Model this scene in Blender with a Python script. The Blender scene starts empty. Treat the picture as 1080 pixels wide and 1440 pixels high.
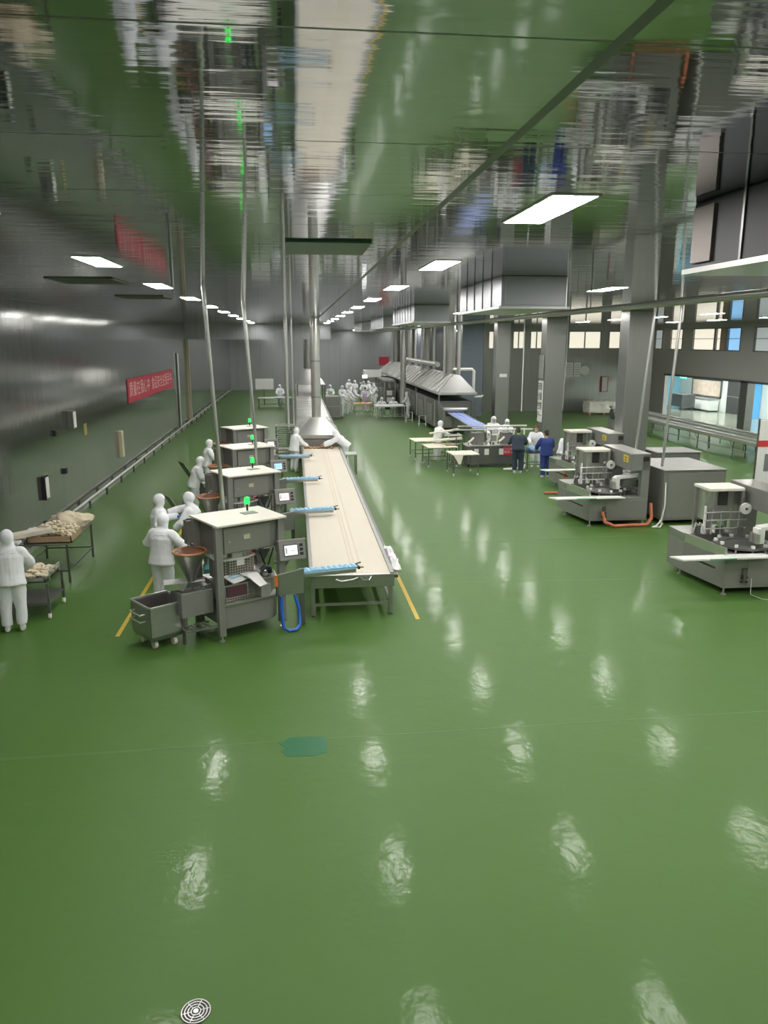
import bpy, bmesh, math, random
from mathutils import Vector, Matrix, noise
R = random.Random(7)
rad = math.radians
SC = bpy.context.scene
COL = SC.collection
CEIL = 5.92

# ------------------------------------------------------------------ materials
MATS = {}
def mat(name, col, rough=.5, metal=0., emit=0., var=0., scale=4., bump=0., bscale=30., stretch=(1, 1, 1), coat=0., spec=.5):
    if name in MATS: return MATS[name]
    m = bpy.data.materials.new(name); m.use_nodes = True
    nt = m.node_tree; b = nt.nodes['Principled BSDF']
    b.inputs['Base Color'].default_value = (*col, 1)
    b.inputs['Roughness'].default_value = rough
    b.inputs['Metallic'].default_value = metal
    b.inputs['Specular IOR Level'].default_value = spec
    if coat: b.inputs['Coat Weight'].default_value = coat; b.inputs['Coat Roughness'].default_value = .1
    if emit:
        b.inputs['Emission Color'].default_value = (*col, 1); b.inputs['Emission Strength'].default_value = emit
    if var or bump:
        tc = nt.nodes.new('ShaderNodeTexCoord'); mp = nt.nodes.new('ShaderNodeMapping')
        mp.inputs['Scale'].default_value = stretch
        nt.links.new(tc.outputs['Object'], mp.inputs['Vector'])
    if var:
        n = nt.nodes.new('ShaderNodeTexNoise'); n.inputs['Scale'].default_value = scale; n.inputs['Detail'].default_value = 4
        nt.links.new(mp.outputs[0], n.inputs['Vector'])
        r = nt.nodes.new('ShaderNodeMix'); r.data_type = 'RGBA'
        r.inputs[6].default_value = (*[max(0, c * (1 - var)) for c in col], 1)
        r.inputs[7].default_value = (*[min(1, c * (1 + var)) for c in col], 1)
        nt.links.new(n.outputs['Fac'], r.inputs[0]); nt.links.new(r.outputs[2], b.inputs['Base Color'])
    if bump:
        n2 = nt.nodes.new('ShaderNodeTexNoise'); n2.inputs['Scale'].default_value = bscale; n2.inputs['Detail'].default_value = 3
        nt.links.new(mp.outputs[0], n2.inputs['Vector'])
        bp = nt.nodes.new('ShaderNodeBump'); bp.inputs['Strength'].default_value = 1; bp.inputs['Distance'].default_value = bump
        nt.links.new(n2.outputs['Fac'], bp.inputs['Height']); nt.links.new(bp.outputs[0], b.inputs['Normal'])
    MATS[name] = m
    return m

STEEL = mat('brushed_steel', (.40, .40, .385), .38, .85, var=.12, scale=3, stretch=(1, 1, 6))
STEELD = mat('dark_steel', (.20, .20, .195), .42, .8, var=.15)
STEELL = mat('bright_steel', (.66, .66, .64), .3, .85, var=.08)
GREYP = mat('grey_painted_metal', (.20, .20, .19), .5, .3, var=.06)
GREYC = mat('grey_cabinet_paint', (.25, .25, .235), .5, .25, var=.05)
CREAM = mat('cream_cover', (.74, .71, .64), .5, 0, var=.04)
BELT = mat('cream_belt', (.63, .575, .48), .55, 0, var=.03, scale=2, stretch=(4, .4, 1))
DOUGH = mat('dough', (.76, .67, .50), .6, 0, var=.08, scale=14, bump=.008, bscale=25)
DOUGHW = mat('dough_sheet', (.80, .74, .62), .6, 0, var=.04)
BLACK = mat('black_rubber', (.02, .02, .022), .5)
DARKR = mat('dark_gap', (.05, .05, .048), .6)
WHITEP = mat('white_plastic', (.78, .78, .76), .4, var=.04)
WHITEC = mat('white_cloth', (.84, .85, .88), .85, var=.04, scale=6, bump=.003, bscale=7)
LILAC = mat('lilac_cloth', (.62, .56, .70), .85, bump=.003, bscale=7)
NAVY = mat('navy_cloth', (.035, .05, .075), .85, bump=.003, bscale=7)
BLUEC = mat('blue_cloth', (.035, .06, .25), .85, var=.1, bump=.003, bscale=7)
SKIN = mat('skin', (.55, .33, .23), .55)
MASKM = mat('mask_cloth', (.55, .68, .74), .8)
GLOVE = mat('blue_glove', (.06, .16, .50), .5)
SHOE = mat('white_rubber', (.72, .74, .72), .5)
HAIRD = mat('dark_hair', (.03, .022, .02), .6)
HAIRR = mat('auburn_hair', (.16, .04, .025), .6)
BLUEB = mat('blue_belt', (.33, .60, .82), .45, var=.1, scale=12)
BLUEV = mat('violet_blue_belt', (.26, .36, .80), .4, var=.1)
BLUEH = mat('blue_hose', (.02, .13, .55), .4)
TEAL = mat('teal_plastic', (.02, .14, .15), .5)
ORANGE = mat('orange_plastic', (.85, .22, .05), .5)
REDHOSE = mat('orange_red_hose', (.62, .19, .11), .5, var=.1, scale=20)
PURPLE = mat('maroon_panel', (.10, .035, .055), .5)
FILL = mat('brown_filling', (.17, .06, .028), .55, var=.3, scale=9, bump=.01, bscale=14)
FILLD = mat('dark_filling', (.055, .025, .018), .55, var=.3, scale=9, bump=.01)
RIM = mat('orange_rim', (.52, .24, .09), .45)
YELL = mat('yellow_line', (.62, .42, .05), .55, var=.15, scale=8)
YSTICK = mat('yellow_sticker', (.75, .60, .08), .5)
REDB = mat('red_banner', (.42, .02, .045), .6, var=.08)
PINKT = mat('banner_lettering', (.72, .45, .47), .6)
PAPER = mat('paper', (.74, .74, .71), .7, var=.04)
INK = mat('dark_ink', (.04, .04, .05), .6)
PATCH = mat('teal_floor_paint', (.006, .13, .045), .35, var=.08)
CARD = mat('cardboard', (.42, .30, .18), .7)
LEDG = mat('green_lamp', (.01, .7, .05), .4, emit=1.3)
REDG = mat('red_lamp', (.7, .1, .15), .4, emit=.3)
SCRW = mat('white_screen', (.9, .93, .96), .4, emit=.32)
SCRB = mat('blue_screen', (.35, .6, 1), .4, emit=.4)
SCRP = mat('pink_screen', (.9, .78, .8), .4, emit=.3)
LAMP = mat('lamp_diffuser', (1, .975, .93), .5, emit=28)
GREENP = mat('green_panel', (.07, .16, .11), .5, 0.)
PALEB = mat('pale_blue_paint', (.30, .62, .78), .5)
BRIGHTB = mat('bright_blue_paint', (.12, .42, .78), .5)
ROOMW = mat('room_white_paint', (.75, .78, .74), .6, var=.03)
EXITG = mat('green_exit_sign', (.05, .75, .35), .5, emit=.8)
WINL = mat('lit_window_glass', (1, .93, .78), .4, emit=.30)
WING = mat('pale_grey_glass', (.62, .68, .68), .4, emit=.14)
WINB = mat('blue_lit_glass', (.3, .6, .95), .4, emit=.3)
BROWNC = mat('brown_curtain', (.33, .25, .18), .8)
STONE = mat('grey_wall_panel', (.40, .39, .37), .5, .2, var=.08, scale=6, stretch=(1, 1, 4))
PILL = mat('pillar_cladding', (.34, .345, .335), .33, .75, var=.08, scale=3, stretch=(6, 6, .4))

def diamond_mat():
    m = mat('diamond_plate', (.34, .32, .29), .4, .6)
    nt = m.node_tree; b = nt.nodes['Principled BSDF']
    tc = nt.nodes.new('ShaderNodeTexCoord'); mp = nt.nodes.new('ShaderNodeMapping')
    mp.inputs['Rotation'].default_value = (0, rad(45), 0); mp.inputs['Scale'].default_value = (30, 30, 30)
    ck = nt.nodes.new('ShaderNodeTexChecker'); ck.inputs['Scale'].default_value = 1
    ck.inputs['Color1'].default_value = (.42, .39, .36, 1); ck.inputs['Color2'].default_value = (.12, .11, .10, 1)
    nt.links.new(tc.outputs['Object'], mp.inputs['Vector']); nt.links.new(mp.outputs[0], ck.inputs['Vector'])
    nt.links.new(ck.outputs[0], b.inputs['Base Color'])
    return m
DIAM = diamond_mat()

def nodes_of(name, rough, metal, spec=.5):
    m = bpy.data.materials.new(name); m.use_nodes = True
    nt = m.node_tree; b = nt.nodes['Principled BSDF']
    b.inputs['Roughness'].default_value = rough; b.inputs['Metallic'].default_value = metal
    b.inputs['Specular IOR Level'].default_value = spec
    return m, nt, b
def N(nt, t, **kw):
    n = nt.nodes.new(t)
    for k, v in kw.items(): setattr(n, k, v)
    return n
def math_node(nt, op, a, b=None):
    n = N(nt, 'ShaderNodeMath', operation=op)
    for i, v in enumerate((a, b)):
        if v is None: continue
        if isinstance(v, (int, float)): n.inputs[i].default_value = v
        else: nt.links.new(v, n.inputs[i])
    return n.outputs[0]
def mixc(nt, fac, a, b):
    n = N(nt, 'ShaderNodeMix', data_type='RGBA')
    for i, v in ((0, fac), (6, a), (7, b)):
        if isinstance(v, tuple): n.inputs[i].default_value = (*v, 1)
        elif isinstance(v, (int, float)): n.inputs[i].default_value = v
        else: nt.links.new(v, n.inputs[i])
    return n.outputs[2]
def noise_tex(nt, vec, scale, detail=3, rough=.5):
    n = N(nt, 'ShaderNodeTexNoise'); n.inputs['Scale'].default_value = scale; n.inputs['Detail'].default_value = detail
    n.inputs['Roughness'].default_value = rough
    nt.links.new(vec, n.inputs['Vector']); return n.outputs['Fac']
def mapping(nt, vec, scale):
    n = N(nt, 'ShaderNodeMapping'); n.inputs['Scale'].default_value = scale
    nt.links.new(vec, n.inputs['Vector']); return n.outputs[0]
def seam(nt, coord, period, offset, width):
    t = math_node(nt, 'SUBTRACT', coord, offset)
    t = math_node(nt, 'DIVIDE', t, period)
    t = math_node(nt, 'FRACT', t)
    t = math_node(nt, 'SUBTRACT', t, .5)
    t = math_node(nt, 'ABSOLUTE', t)
    return math_node(nt, 'GREATER_THAN', t, .5 - width / period / 2)

def floor_mat():
    m, nt, b = nodes_of('green_epoxy', .2, 0, .3)
    pos = N(nt, 'ShaderNodeNewGeometry').outputs['Position']
    big = noise_tex(nt, pos, .35, 4, .6); fine = noise_tex(nt, pos, 5, 5, .65)
    c = mixc(nt, big, (.06, .142, .021), (.085, .175, .036))
    c2 = mixc(nt, math_node(nt, 'MULTIPLY', fine, .35), c, (.075, .17, .045))
    nt.links.new(c2, b.inputs['Base Color'])
    b.inputs['Roughness'].default_value = .5
    b.inputs['Coat Weight'].default_value = .21; b.inputs['Coat IOR'].default_value = 1.26
    r = math_node(nt, 'ADD', math_node(nt, 'MULTIPLY', fine, .10), .05)
    nt.links.new(r, b.inputs['Coat Roughness'])
    h = math_node(nt, 'ADD', noise_tex(nt, pos, 2.2, 2), math_node(nt, 'MULTIPLY', noise_tex(nt, pos, 12, 3), .30))
    bp = N(nt, 'ShaderNodeBump'); bp.inputs['Strength'].default_value = 1; bp.inputs['Distance'].default_value = .006
    nt.links.new(h, bp.inputs['Height']); nt.links.new(bp.outputs[0], b.inputs['Normal']); nt.links.new(bp.outputs[0], b.inputs['Coat Normal'])
    return m

def ceil_mat():
    m, nt, b = nodes_of('mirror_ceiling_panels', .05, .95)
    pos = N(nt, 'ShaderNodeNewGeometry').outputs['Position']
    sp = N(nt, 'ShaderNodeSeparateXYZ'); nt.links.new(pos, sp.inputs[0])
    s1 = seam(nt, sp.outputs[1], 1.36, 2.6, .014)
    s2 = seam(nt, sp.outputs[0], 7.49, 1.05, .05)
    s = math_node(nt, 'MAXIMUM', s1, s2)
    v = noise_tex(nt, mapping(nt, pos, (1.2, 6, 1)), 1.5, 4)
    base = mixc(nt, v, (.33, .35, .36), (.41, .43, .445))
    nt.links.new(mixc(nt, s, base, (.17, .18, .18)), b.inputs['Base Color'])
    h = math_node(nt, 'ADD', noise_tex(nt, mapping(nt, pos, (.5, 3.2, 1)), 1.6, 2), math_node(nt, 'MULTIPLY', noise_tex(nt, mapping(nt, pos, (.8, 9, 1)), 2.2, 3), .2))
    bp = N(nt, 'ShaderNodeBump'); bp.inputs['Strength'].default_value = 1; bp.inputs['Distance'].default_value = .0022
    nt.links.new(h, bp.inputs['Height']); nt.links.new(bp.outputs[0], b.inputs['Normal'])
    nt.links.new(math_node(nt, 'ADD', math_node(nt, 'MULTIPLY', s, .4), .045), b.inputs['Roughness'])
    return m

def wall_mat(name, ax, c0, c1, rough, metal, period=1.15):
    m, nt, b = nodes_of(name, rough, metal)
    pos = N(nt, 'ShaderNodeNewGeometry').outputs['Position']
    sp = N(nt, 'ShaderNodeSeparateXYZ'); nt.links.new(pos, sp.inputs[0])
    s = seam(nt, sp.outputs[ax], period, 0, .012)
    sc = (8, 8, .25)
    v = noise_tex(nt, mapping(nt, pos, sc), .8, 4)
    base = mixc(nt, v, c0, c1)
    nt.links.new(mixc(nt, s, base, tuple(c * .55 for c in c0)), b.inputs['Base Color'])
    h = noise_tex(nt, mapping(nt, pos, (3, 3, .5)), 1, 3)
    bp = N(nt, 'ShaderNodeBump'); bp.inputs['Strength'].default_value = 1; bp.inputs['Distance'].default_value = .004
    nt.links.new(h, bp.inputs['Height']); nt.links.new(bp.outputs[0], b.inputs['Normal'])
    return m
FLOORM = floor_mat(); CEILM = ceil_mat()
WALLL = wall_mat('steel_wall_panels', 1, (.25, .26, .25), (.33, .34, .325), .12, .85)
WALLF = wall_mat('grey_far_panels', 0, (.36, .37, .39), (.44, .45, .47), .3, .6)
WALLR = wall_mat('grey_side_panels', 0, (.26, .265, .25), (.32, .325, .31), .3, .6)

# ------------------------------------------------------------------ mesh builder
class MB:
    def __init__(s): s.bm = bmesh.new()
    def _m(s, M, vs):
        if M is not None: bmesh.ops.transform(s.bm, matrix=M, verts=vs)
    def box(s, a, b, M=None):
        c = [(a[i] + b[i]) / 2 for i in range(3)]; d = [abs(b[i] - a[i]) for i in range(3)]
        r = bmesh.ops.create_cube(s.bm, size=1, matrix=Matrix.Translation(c) @ Matrix.Diagonal((*d, 1)))
        s._m(M, r['verts']); return s
    def tube(s, pts, rr, n=10, cap=True, sy=1.):
        pts = [Vector(p) for p in pts]
        if not hasattr(rr, '__len__'): rr = [rr] * len(pts)
        rings = []; up = None
        for i, p in enumerate(pts):
            t = (pts[min(i + 1, len(pts) - 1)] - pts[max(i - 1, 0)])
            t = t.normalized() if t.length > 1e-9 else Vector((0, 0, 1))
            if up is None:
                up = Vector((1, 0, 0)) if abs(t.x) < .9 else Vector((0, 1, 0))
            u = (up - t * up.dot(t)).normalized(); w = t.cross(u); up = u
            rings.append([s.bm.verts.new(p + (u * math.cos(2 * math.pi * k / n) + w * math.sin(2 * math.pi * k / n) * sy) * rr[i]) for k in range(n)])
        for a, b in zip(rings, rings[1:]):
            for k in range(n): s.bm.faces.new((a[k], a[(k + 1) % n], b[(k + 1) % n], b[k]))
        if cap:
            s.bm.faces.new(rings[0][::-1]); s.bm.faces.new(rings[-1])
        return s
    def ball(s, c, r, sub=2):
        r = r if hasattr(r, '__len__') else (r, r, r)
        bmesh.ops.create_icosphere(s.bm, subdivisions=sub, radius=1, matrix=Matrix.Translation(c) @ Matrix.Diagonal((*r, 1)))
        return s
    def lathe(s, prof, c=(0, 0, 0), n=24):
        rings = [[s.bm.verts.new((c[0] + r * math.cos(2 * math.pi * k / n), c[1] + r * math.sin(2 * math.pi * k / n), c[2] + z)) for k in range(n)] for r, z in prof]
        for a, b in zip(rings, rings[1:]):
            for k in range(n): s.bm.faces.new((a[k], a[(k + 1) % n], b[(k + 1) % n], b[k]))
        s.bm.faces.new(rings[0][::-1]); s.bm.faces.new(rings[-1])
        return s
    def prism(s, poly, z0, z1, M=None):
        a = [s.bm.verts.new((x, y, z0)) for x, y in poly]; b = [s.bm.verts.new((x, y, z1)) for x, y in poly]
        n = len(poly); s.bm.faces.new(a[::-1]); s.bm.faces.new(b)
        for k in range(n): s.bm.faces.new((a[k], a[(k + 1) % n], b[(k + 1) % n], b[k]))
        s._m(M, a + b); return s
    def loft(s, r0, r1):
        a = [s.bm.verts.new(p) for p in r0]; b = [s.bm.verts.new(p) for p in r1]; n = len(a)
        s.bm.faces.new(a[::-1]); s.bm.faces.new(b)
        for k in range(n): s.bm.faces.new((a[k], a[(k + 1) % n], b[(k + 1) % n], b[k]))
        return s
    def quad(s, *p):
        s.bm.faces.new([s.bm.verts.new(q) for q in p]); return s
    def grid(s, nx, ny, f):
        v = [[s.bm.verts.new(f(i / nx, j / ny)) for i in range(nx + 1)] for j in range(ny + 1)]
        for j in range(ny):
            for i in range(nx): s.bm.faces.new((v[j][i], v[j][i + 1], v[j + 1][i + 1], v[j + 1][i]))
        return s
    def build(s, name, m, parent=None, bevel=0, smooth=False):
        bmesh.ops.recalc_face_normals(s.bm, faces=s.bm.faces)
        if bevel:
            es = [e for e in s.bm.edges if len(e.link_faces) == 2 and e.calc_face_angle(0) > rad(35)]
            try: bmesh.ops.bevel(s.bm, geom=es, offset=bevel, segments=2, affect='EDGES', profile=.6, clamp_overlap=True)
            except Exception: pass
        me = bpy.data.meshes.new(name); s.bm.to_mesh(me); s.bm.free()
        me.materials.append(m)
        if smooth:
            for p in me.polygons: p.use_smooth = True
            try: me.set_sharp_from_angle(angle=rad(40))
            except Exception: pass
        o = bpy.data.objects.new(name, me); COL.objects.link(o)
        if parent is not None: o.parent = parent
        return o
def B(*ab): return MB().box(*ab)

def tag(o, label=None, cat=None, group=None, kind=None):
    if label: o['label'] = label
    if cat: o['category'] = cat
    if group: o['group'] = group
    if kind: o['kind'] = kind
    return o
def thing(name, label, cat, loc=(0, 0, 0), rz=0, group=None):
    o = bpy.data.objects.new(name, None); COL.objects.link(o)
    o.location = loc; o.rotation_euler = (0, 0, rad(rz)); o.empty_display_size = .1
    return tag(o, label, cat, group)
def struct(name, mb, m, parent=None, **k):
    o = mb.build(name, m, parent, **k)
    if parent is None: o['kind'] = 'structure'
    return o
def copy_tree(o, parent=None, skip=()):
    c = o.copy(); COL.objects.link(c)
    if parent is not None: c.parent = parent
    for ch in list(o.children):
        if ch.name.split('.')[0] in skip: continue
        copy_tree(ch, c, skip)
    return c
def place(o, loc, rz, label, group=None):
    o.location = loc; o.rotation_euler = (0, 0, rad(rz)); o['label'] = label
    if group: o['group'] = group
    return o
def setmat(root, name, m):
    for ch in root.children:
        if ch.name.split('.')[0] == name:
            ch.material_slots[0].link = 'OBJECT'; ch.material_slots[0].material = m
        setmat(ch, name, m)
ORD = 'first second third fourth fifth sixth seventh eighth ninth tenth eleventh twelfth thirteenth fourteenth fifteenth sixteenth'.split()
def text_mesh(name, body, size, m, M, parent, wide=1.):
    cu = bpy.data.curves.new(name, 'FONT'); cu.body = body; cu.size = size; cu.extrude = .002
    cu.align_x = 'CENTER'; cu.align_y = 'CENTER'
    t = bpy.data.objects.new(name, cu); COL.objects.link(t)
    dg = bpy.context.evaluated_depsgraph_get()
    me = bpy.data.meshes.new_from_object(t.evaluated_get(dg))
    bpy.data.objects.remove(t); bpy.data.curves.remove(cu)
    me.transform(M @ Matrix.Diagonal((wide, 1, 1, 1))); me.materials.clear(); me.materials.append(m)
    o = bpy.data.objects.new(name, me); COL.objects.link(o)
    if parent is not None: o.parent = parent
    return o

# ------------------------------------------------------------------ room shell
XL, YB, YF, XR = -6.44, -2.5, 80., 25.
YP = 54.
struct('floor', B((XL - .2, YB - .2, -.2), (32, YF + .2, 0)), FLOORM)
struct('ceiling', B((XL - .2, YB - .2, CEIL), (32, YF + .2, CEIL + .2)), CEILM)
struct('wall_left', B((XL - .2, YB, 0), (XL, YF, CEIL)), WALLL)
struct('wall_back', B((XL, YB - .2, 0), (32, YB, CEIL)), STONE)
struct('wall_far', B((XL, YF, 0), (13.2, YF + .2, CEIL)), WALLF)
struct('wall_far_return', B((13.0, YP, 0), (13.2, YF, CEIL)), WALLL)
YP = 54.
W65 = [(13.5, 14.3), (15.25, 16.1), (16.5, 17.45), (19.3, 21.7), (22.25, 24.0)]
def perp_wall():
    mb = MB(); z0, z1 = 4.4, 5.6
    mb.box((13.2, YP, 0), (25.2, YP + .2, z0)); mb.box((13.2, YP, z1), (25.2, YP + .2, CEIL))
    x = 13.2
    for a, b in W65:
        mb.box((x, YP, z0), (a, YP + .2, z1)); x = b
    mb.box((x, YP, z0), (25.2, YP + .2, z1))
    return mb
struct('wall_right_far', perp_wall(), WALLR)
for i, (a, b) in enumerate(W65):
    f = MB()
    f.box((a, YP - .02, 4.4), (a + .06, YP + .1, 5.6)).box((b - .06, YP - .02, 4.4), (b, YP + .1, 5.6)).box((a, YP - .02, 4.4), (b, YP + .1, 4.43)).box((a, YP - .02, 5.55), (b, YP + .1, 5.6))
    f.box(((a + b) / 2 - .03, YP - .02, 4.43), ((a + b) / 2 + .03, YP + .1, 5.55))
    w = struct('window_%d' % (i + 1), f, STEELD)
    B((a, YP + .1, 4.4), (b, YP + .14, 5.6)).build('window_pane', WINL, w)
# right side wall: wide doorway below, window strip above
OY0, OY1 = 30.5, 50.6
WR = [(39.0, 40.6), (41.9, 43.3), (43.4, 44.6), (44.7, 47.3), (48.6, 50.3), (51.4, 52.6)]
def side_wall():
    mb = MB(); z0, z1, X0, X1 = 4.36, 5.7, XR, XR + .25
    mb.box((X0, YB, 0), (X1, OY0, CEIL)); mb.box((X0, OY1, 0), (X1, YP, z0))
    mb.box((X0, OY0, 2.74), (X1, OY1, z0)); mb.box((X0, OY0, z1), (X1, YP, CEIL))
    y = OY0
    for a, b in WR:
        mb.box((X0, y, z0), (X1, a, z1)); y = b
    mb.box((X0, y, z0), (X1, YP, z1))
    return mb
struct('wall_right', side_wall(), STONE)
for i, (a, b) in enumerate(WR):
    f = MB()
    for y0, y1 in ((a, a + .05), (b - .05, b)): f.box((24.98, y0, 4.36), (25.1, y1, 5.7))
    f.box((24.98, a, 4.36), (25.1, b, 4.42)).box((24.98, a, 5.64), (25.1, b, 5.7)).box((24.98, a, 5.05), (25.1, b, 5.08))
    w = struct('window_%d' % (i + 6), f, STEELD)
    B((25.1, a, 4.36), (25.14, b, 5.7)).build('window_pane', (WING, WINB, WINL, WINL, WINL, WING)[i], w)
    if i == 2: B((25.02, a + .1, 4.42), (25.08, a + .7, 5.7)).build('window_blind', BROWNC, w)
struct('floor_inner_room', B((25.26, 28.2, 0), (30, 58, .004)), mat('inner_floor_beige', (.27, .28, .22), .15))
struct('trim_1', B((24.9, OY0, 2.66), (25.3, OY1, 2.78)), STEELD)
struct('pillar', B((24.9, 40.6, 0), (25.35, 41.3, 2.74)), STEELD)
# room seen through the doorway
struct('wall_inner_room', B((30, 28, 0), (30.2, 66, CEIL)), ROOMW)
struct('wall_inner_room_end', B((25.25, 58.0, 0), (30, 58.2, CEIL)), PALEB)
struct('wall_inner_room_near', B((25.25, 28.0, 0), (30, 28.2, CEIL)), ROOMW)
struct('ceiling_inner_room', B((25.25, 28.2, 3.2), (30, 58, 3.3)), ROOMW)
struct('pillar', B((29.3, 47.2, 0), (29.95, 48.6, 3.2)), BRIGHTB)
struct('trim_2', B((29.85, 48.6, 0), (29.99, 49.4, 3.2)), STEELL)
dd = struct('door_1', B((29.88, 49.6, 0), (29.98, 51.1, 2.3)), DARKR)
B((29.84, 49.6, 1.15), (29.88, 51.1, 1.2)).build('door_rail', STEELL, dd)
wf = MB()
wf.box((29.9, 52.0, .95), (29.98, 52.1, 2.2)).box((29.9, 56.0, .95), (29.98, 56.1, 2.2)).box((29.9, 52.0, .95), (29.98, 56.1, 1.03)).box((29.9, 52.0, 2.12), (29.98, 56.1, 2.2))
ww = struct('window_12', wf, STEELD)
B((29.95, 52.1, 1.03), (29.97, 56.0, 2.12)).build('window_pane', mat('kitchen_pane', (.42, .34, .27), .35, emit=.25, var=.5, scale=3), ww)
for k, y in enumerate((31.5, 36, 40.5, 45, 49.5, 54)):
    t = thing('ceiling_light', '%s lamp panel inside the bright side room, counted from the near end' % ORD[k], 'light', (27.6, y, 3.2), 0, 'lamps in the side room')
    B((-.6, -.6, -.06), (.6, .6, 0)).build('frame', STEELL, t)
    B((-.55, -.55, -.07), (.55, .55, -.06)).build('diffuser', mat('side_room_lamp', (.93, 1, .97), .5, emit=20), t)
es = thing('exit_sign', 'small green lit exit sign hung inside the side room doorway', 'sign', (28.6, 55.0, 2.35))
B((-.04, -.45, -.14), (.04, .45, .14)).build('sign_face', EXITG, es)
B((-.01, -.01, .14), (.01, .01, .85)).build('hanging_rod', STEELD, es)
B((-.045, -.2, -.06), (-.04, .3, .06)).build('pale_mark', WHITEP, es)
st = thing('kitchen_counter', 'white counter unit under the wide window of the side room', 'counter', (29.5, 54, 0))
B((-.35, -1.9, .08), (.38, 1.9, .82)).build('body', ROOMW, st); B((-.4, -1.95, .82), (.4, 1.95, .88)).build('worktop', STEELL, st)
for k in range(4): B((-.37, -1.85 + k * .93, .12), (-.35, -.99 + k * .93, .78)).build('door', WHITEP, st)
sk = thing('steel_trolley_box', 'dark steel box trolley in front of the white counter in the side room', 'trolley', (28.2, 54.2, 0))
B((-.5, -1.0, .25), (.5, 1.0, 1.15)).build('body', STEELD, sk, .02)
for sx in (-.4, .4):
    for sy in (-.85, .85): B((sx - .04, sy - .04, 0), (sx + .04, sy + .04, .25)).build('leg', STEELD, sk)

# beam across the far bay
struct('beam', B((XL, 48, 5.02), (2.2, 48.35, CEIL)), WALLF)
struct('trim_3', B((2.02, 79.7, 0), (2.25, 80, CEIL)), DARKR)
struct('trim_4', B((2.25, 79.8, 0), (2.4, 80, CEIL)), STEELL)
struct('trim_5', B((XL, 48.0, 0), (XL + .16, 48.35, 5.02)), mat('beige_post', (.4, .36, .26), .5))
# stainless clad pillars
for x0, x1, y0, y1 in ((10.8, 11.68, 24.6, 25.3), (10.8, 11.68, 33, 33.7), (10.85, 11.6, 41.5, 42.2)):
    p = struct('pillar', B((x0, y0, 0), (x1, y1, CEIL)), PILL, bevel=.015)
    B((x0 - .01, y0 - .01, 0), (x1 + .01, y1 + .01, .15)).build('pillar_base', STEELD, p)
# blue-grey casing columns by the far oven
for x0, x1, y0 in ((10.9, 12.3, 50.5), (9.9, 10.9, 63)):
    struct('pillar', B((x0, y0, 0), (x1, y0 + .8, CEIL)), mat('blue_grey_casing', (.24, .27, .33), .4, .6))

# ------------------------------------------------------------------ ceiling lights
rows = [(-2.32, 'left of the cream belt'), (1.84, 'right of the cream belt'), (5.8, 'beside the hanging duct units'), (10.0, 'on the far side of the pillars')]
first = None
for rx, rn in rows:
    for k in range(11):
        y = 1.47 + 4.28 * k
        if k == 0 and 0 < rx < 5: continue
        lab = '%s ceiling light panel from the front in row %s' % (ORD[k], rn)
        if first is None:
            t = thing('ceiling_light', lab, 'light', (rx, y, CEIL), 0, 'ceiling light panels')
            f = MB()
            f.box((-.17, -.62, -.009), (-.15, .62, 0)).box((.15, -.62, -.009), (.17, .62, 0)).box((-.15, -.62, -.009), (.15, -.6, 0)).box((-.15, .6, -.009), (.15, .62, 0))
            f.build('frame', WHITEP, t); B((-.15, -.6, -.01), (.15, .6, -.002)).build('diffuser', LAMP, t)
            first = t
        else:
            place(copy_tree(first), (rx, y, CEIL), 0, lab, 'ceiling light panels')
for rx in (-2.3, 1.84, 5.8, 10.0, 16.0, 21.0):  # extra panels added to light the far bay, mostly out of sight
    for k, y in enumerate((53, 58, 63, 70, 76)):
        if rx > 12: continue
        place(copy_tree(first), (rx, y, CEIL), 0, 'added ceiling light panel lighting the far bay beyond the cross beam', 'added far bay light panels')
for rx in (15.0, 20.0):
    for k in range(11):
        place(copy_tree(first), (rx, 1.47 + 4.28 * k, CEIL), 0, 'ceiling light panel of the right bay between pillars and side wall', 'right bay light panels')

# ------------------------------------------------------------------ ceiling fittings
g = B((-.06, 7.7, 5.9), (.76, 8.78, 5.918)).build('ceiling_hatch', GREENP); tag(g, 'flat green hatch panel fixed under the mirror ceiling above the belt', 'hatch')
for k, (x0, x1, y0, y1) in enumerate(((-3.75, -2.7, 12.3, 14.1), (-3.75, -2.75, 17.3, 18.8))):
    v = thing('ceiling_vent', ['dark square air vent flush in the ceiling beside the nearer left light', 'dark square air vent flush in the ceiling, the farther of two at left'][k], 'vent', ((x0 + x1) / 2, (y0 + y1) / 2, CEIL), 0, 'ceiling vents')
    hw, hh = .5, .62
    f = MB(); f.box((-hw, -hh, -.015), (-hw + .05, hh, 0)).box((hw - .05, -hh, -.015), (hw, hh, 0)).box((-hw, -hh, -.015), (hw, -hh + .05, 0)).box((-hw, hh - .05, -.015), (hw, hh, 0))
    f.build('frame', GREYP, v)
    s = MB()
    for q in range(12): s.box((-.45, -.55 + q * .094, -.012), (.45, -.5 + q * .094, -.002))
    s.build('slat', STEELD, v)
def duct_unit(label, x0, x1, y0, y1, z0, dark=False):
    u = thing('duct_unit', label, 'air duct', (x0, y0, z0), 0, 'hanging duct units')
    w, d, h = x1 - x0, y1 - y0, CEIL - z0
    m = mat('dark_duct', (.035, .035, .042), .65, 0.) if dark else mat('duct_steel', (.40, .42, .45), .32, .8)
    B((0, 0, .03), (w, d, h)).build('casing', m, u, .01)
    B((-.04, -.04, 0), (w + .04, d + .04, .035)).build('bottom_flange', STEELL, u)
    n = max(2, int(d / .55))
    for q in range(1, n): B((-.012, d * q / n - .012, .035), (0, d * q / n + .012, h)).build('seam', STEELD, u)
    B((.06, -.02, .06), (w - .06, 0, h - .05)).build('front_panel', m, u)
    return u
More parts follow.
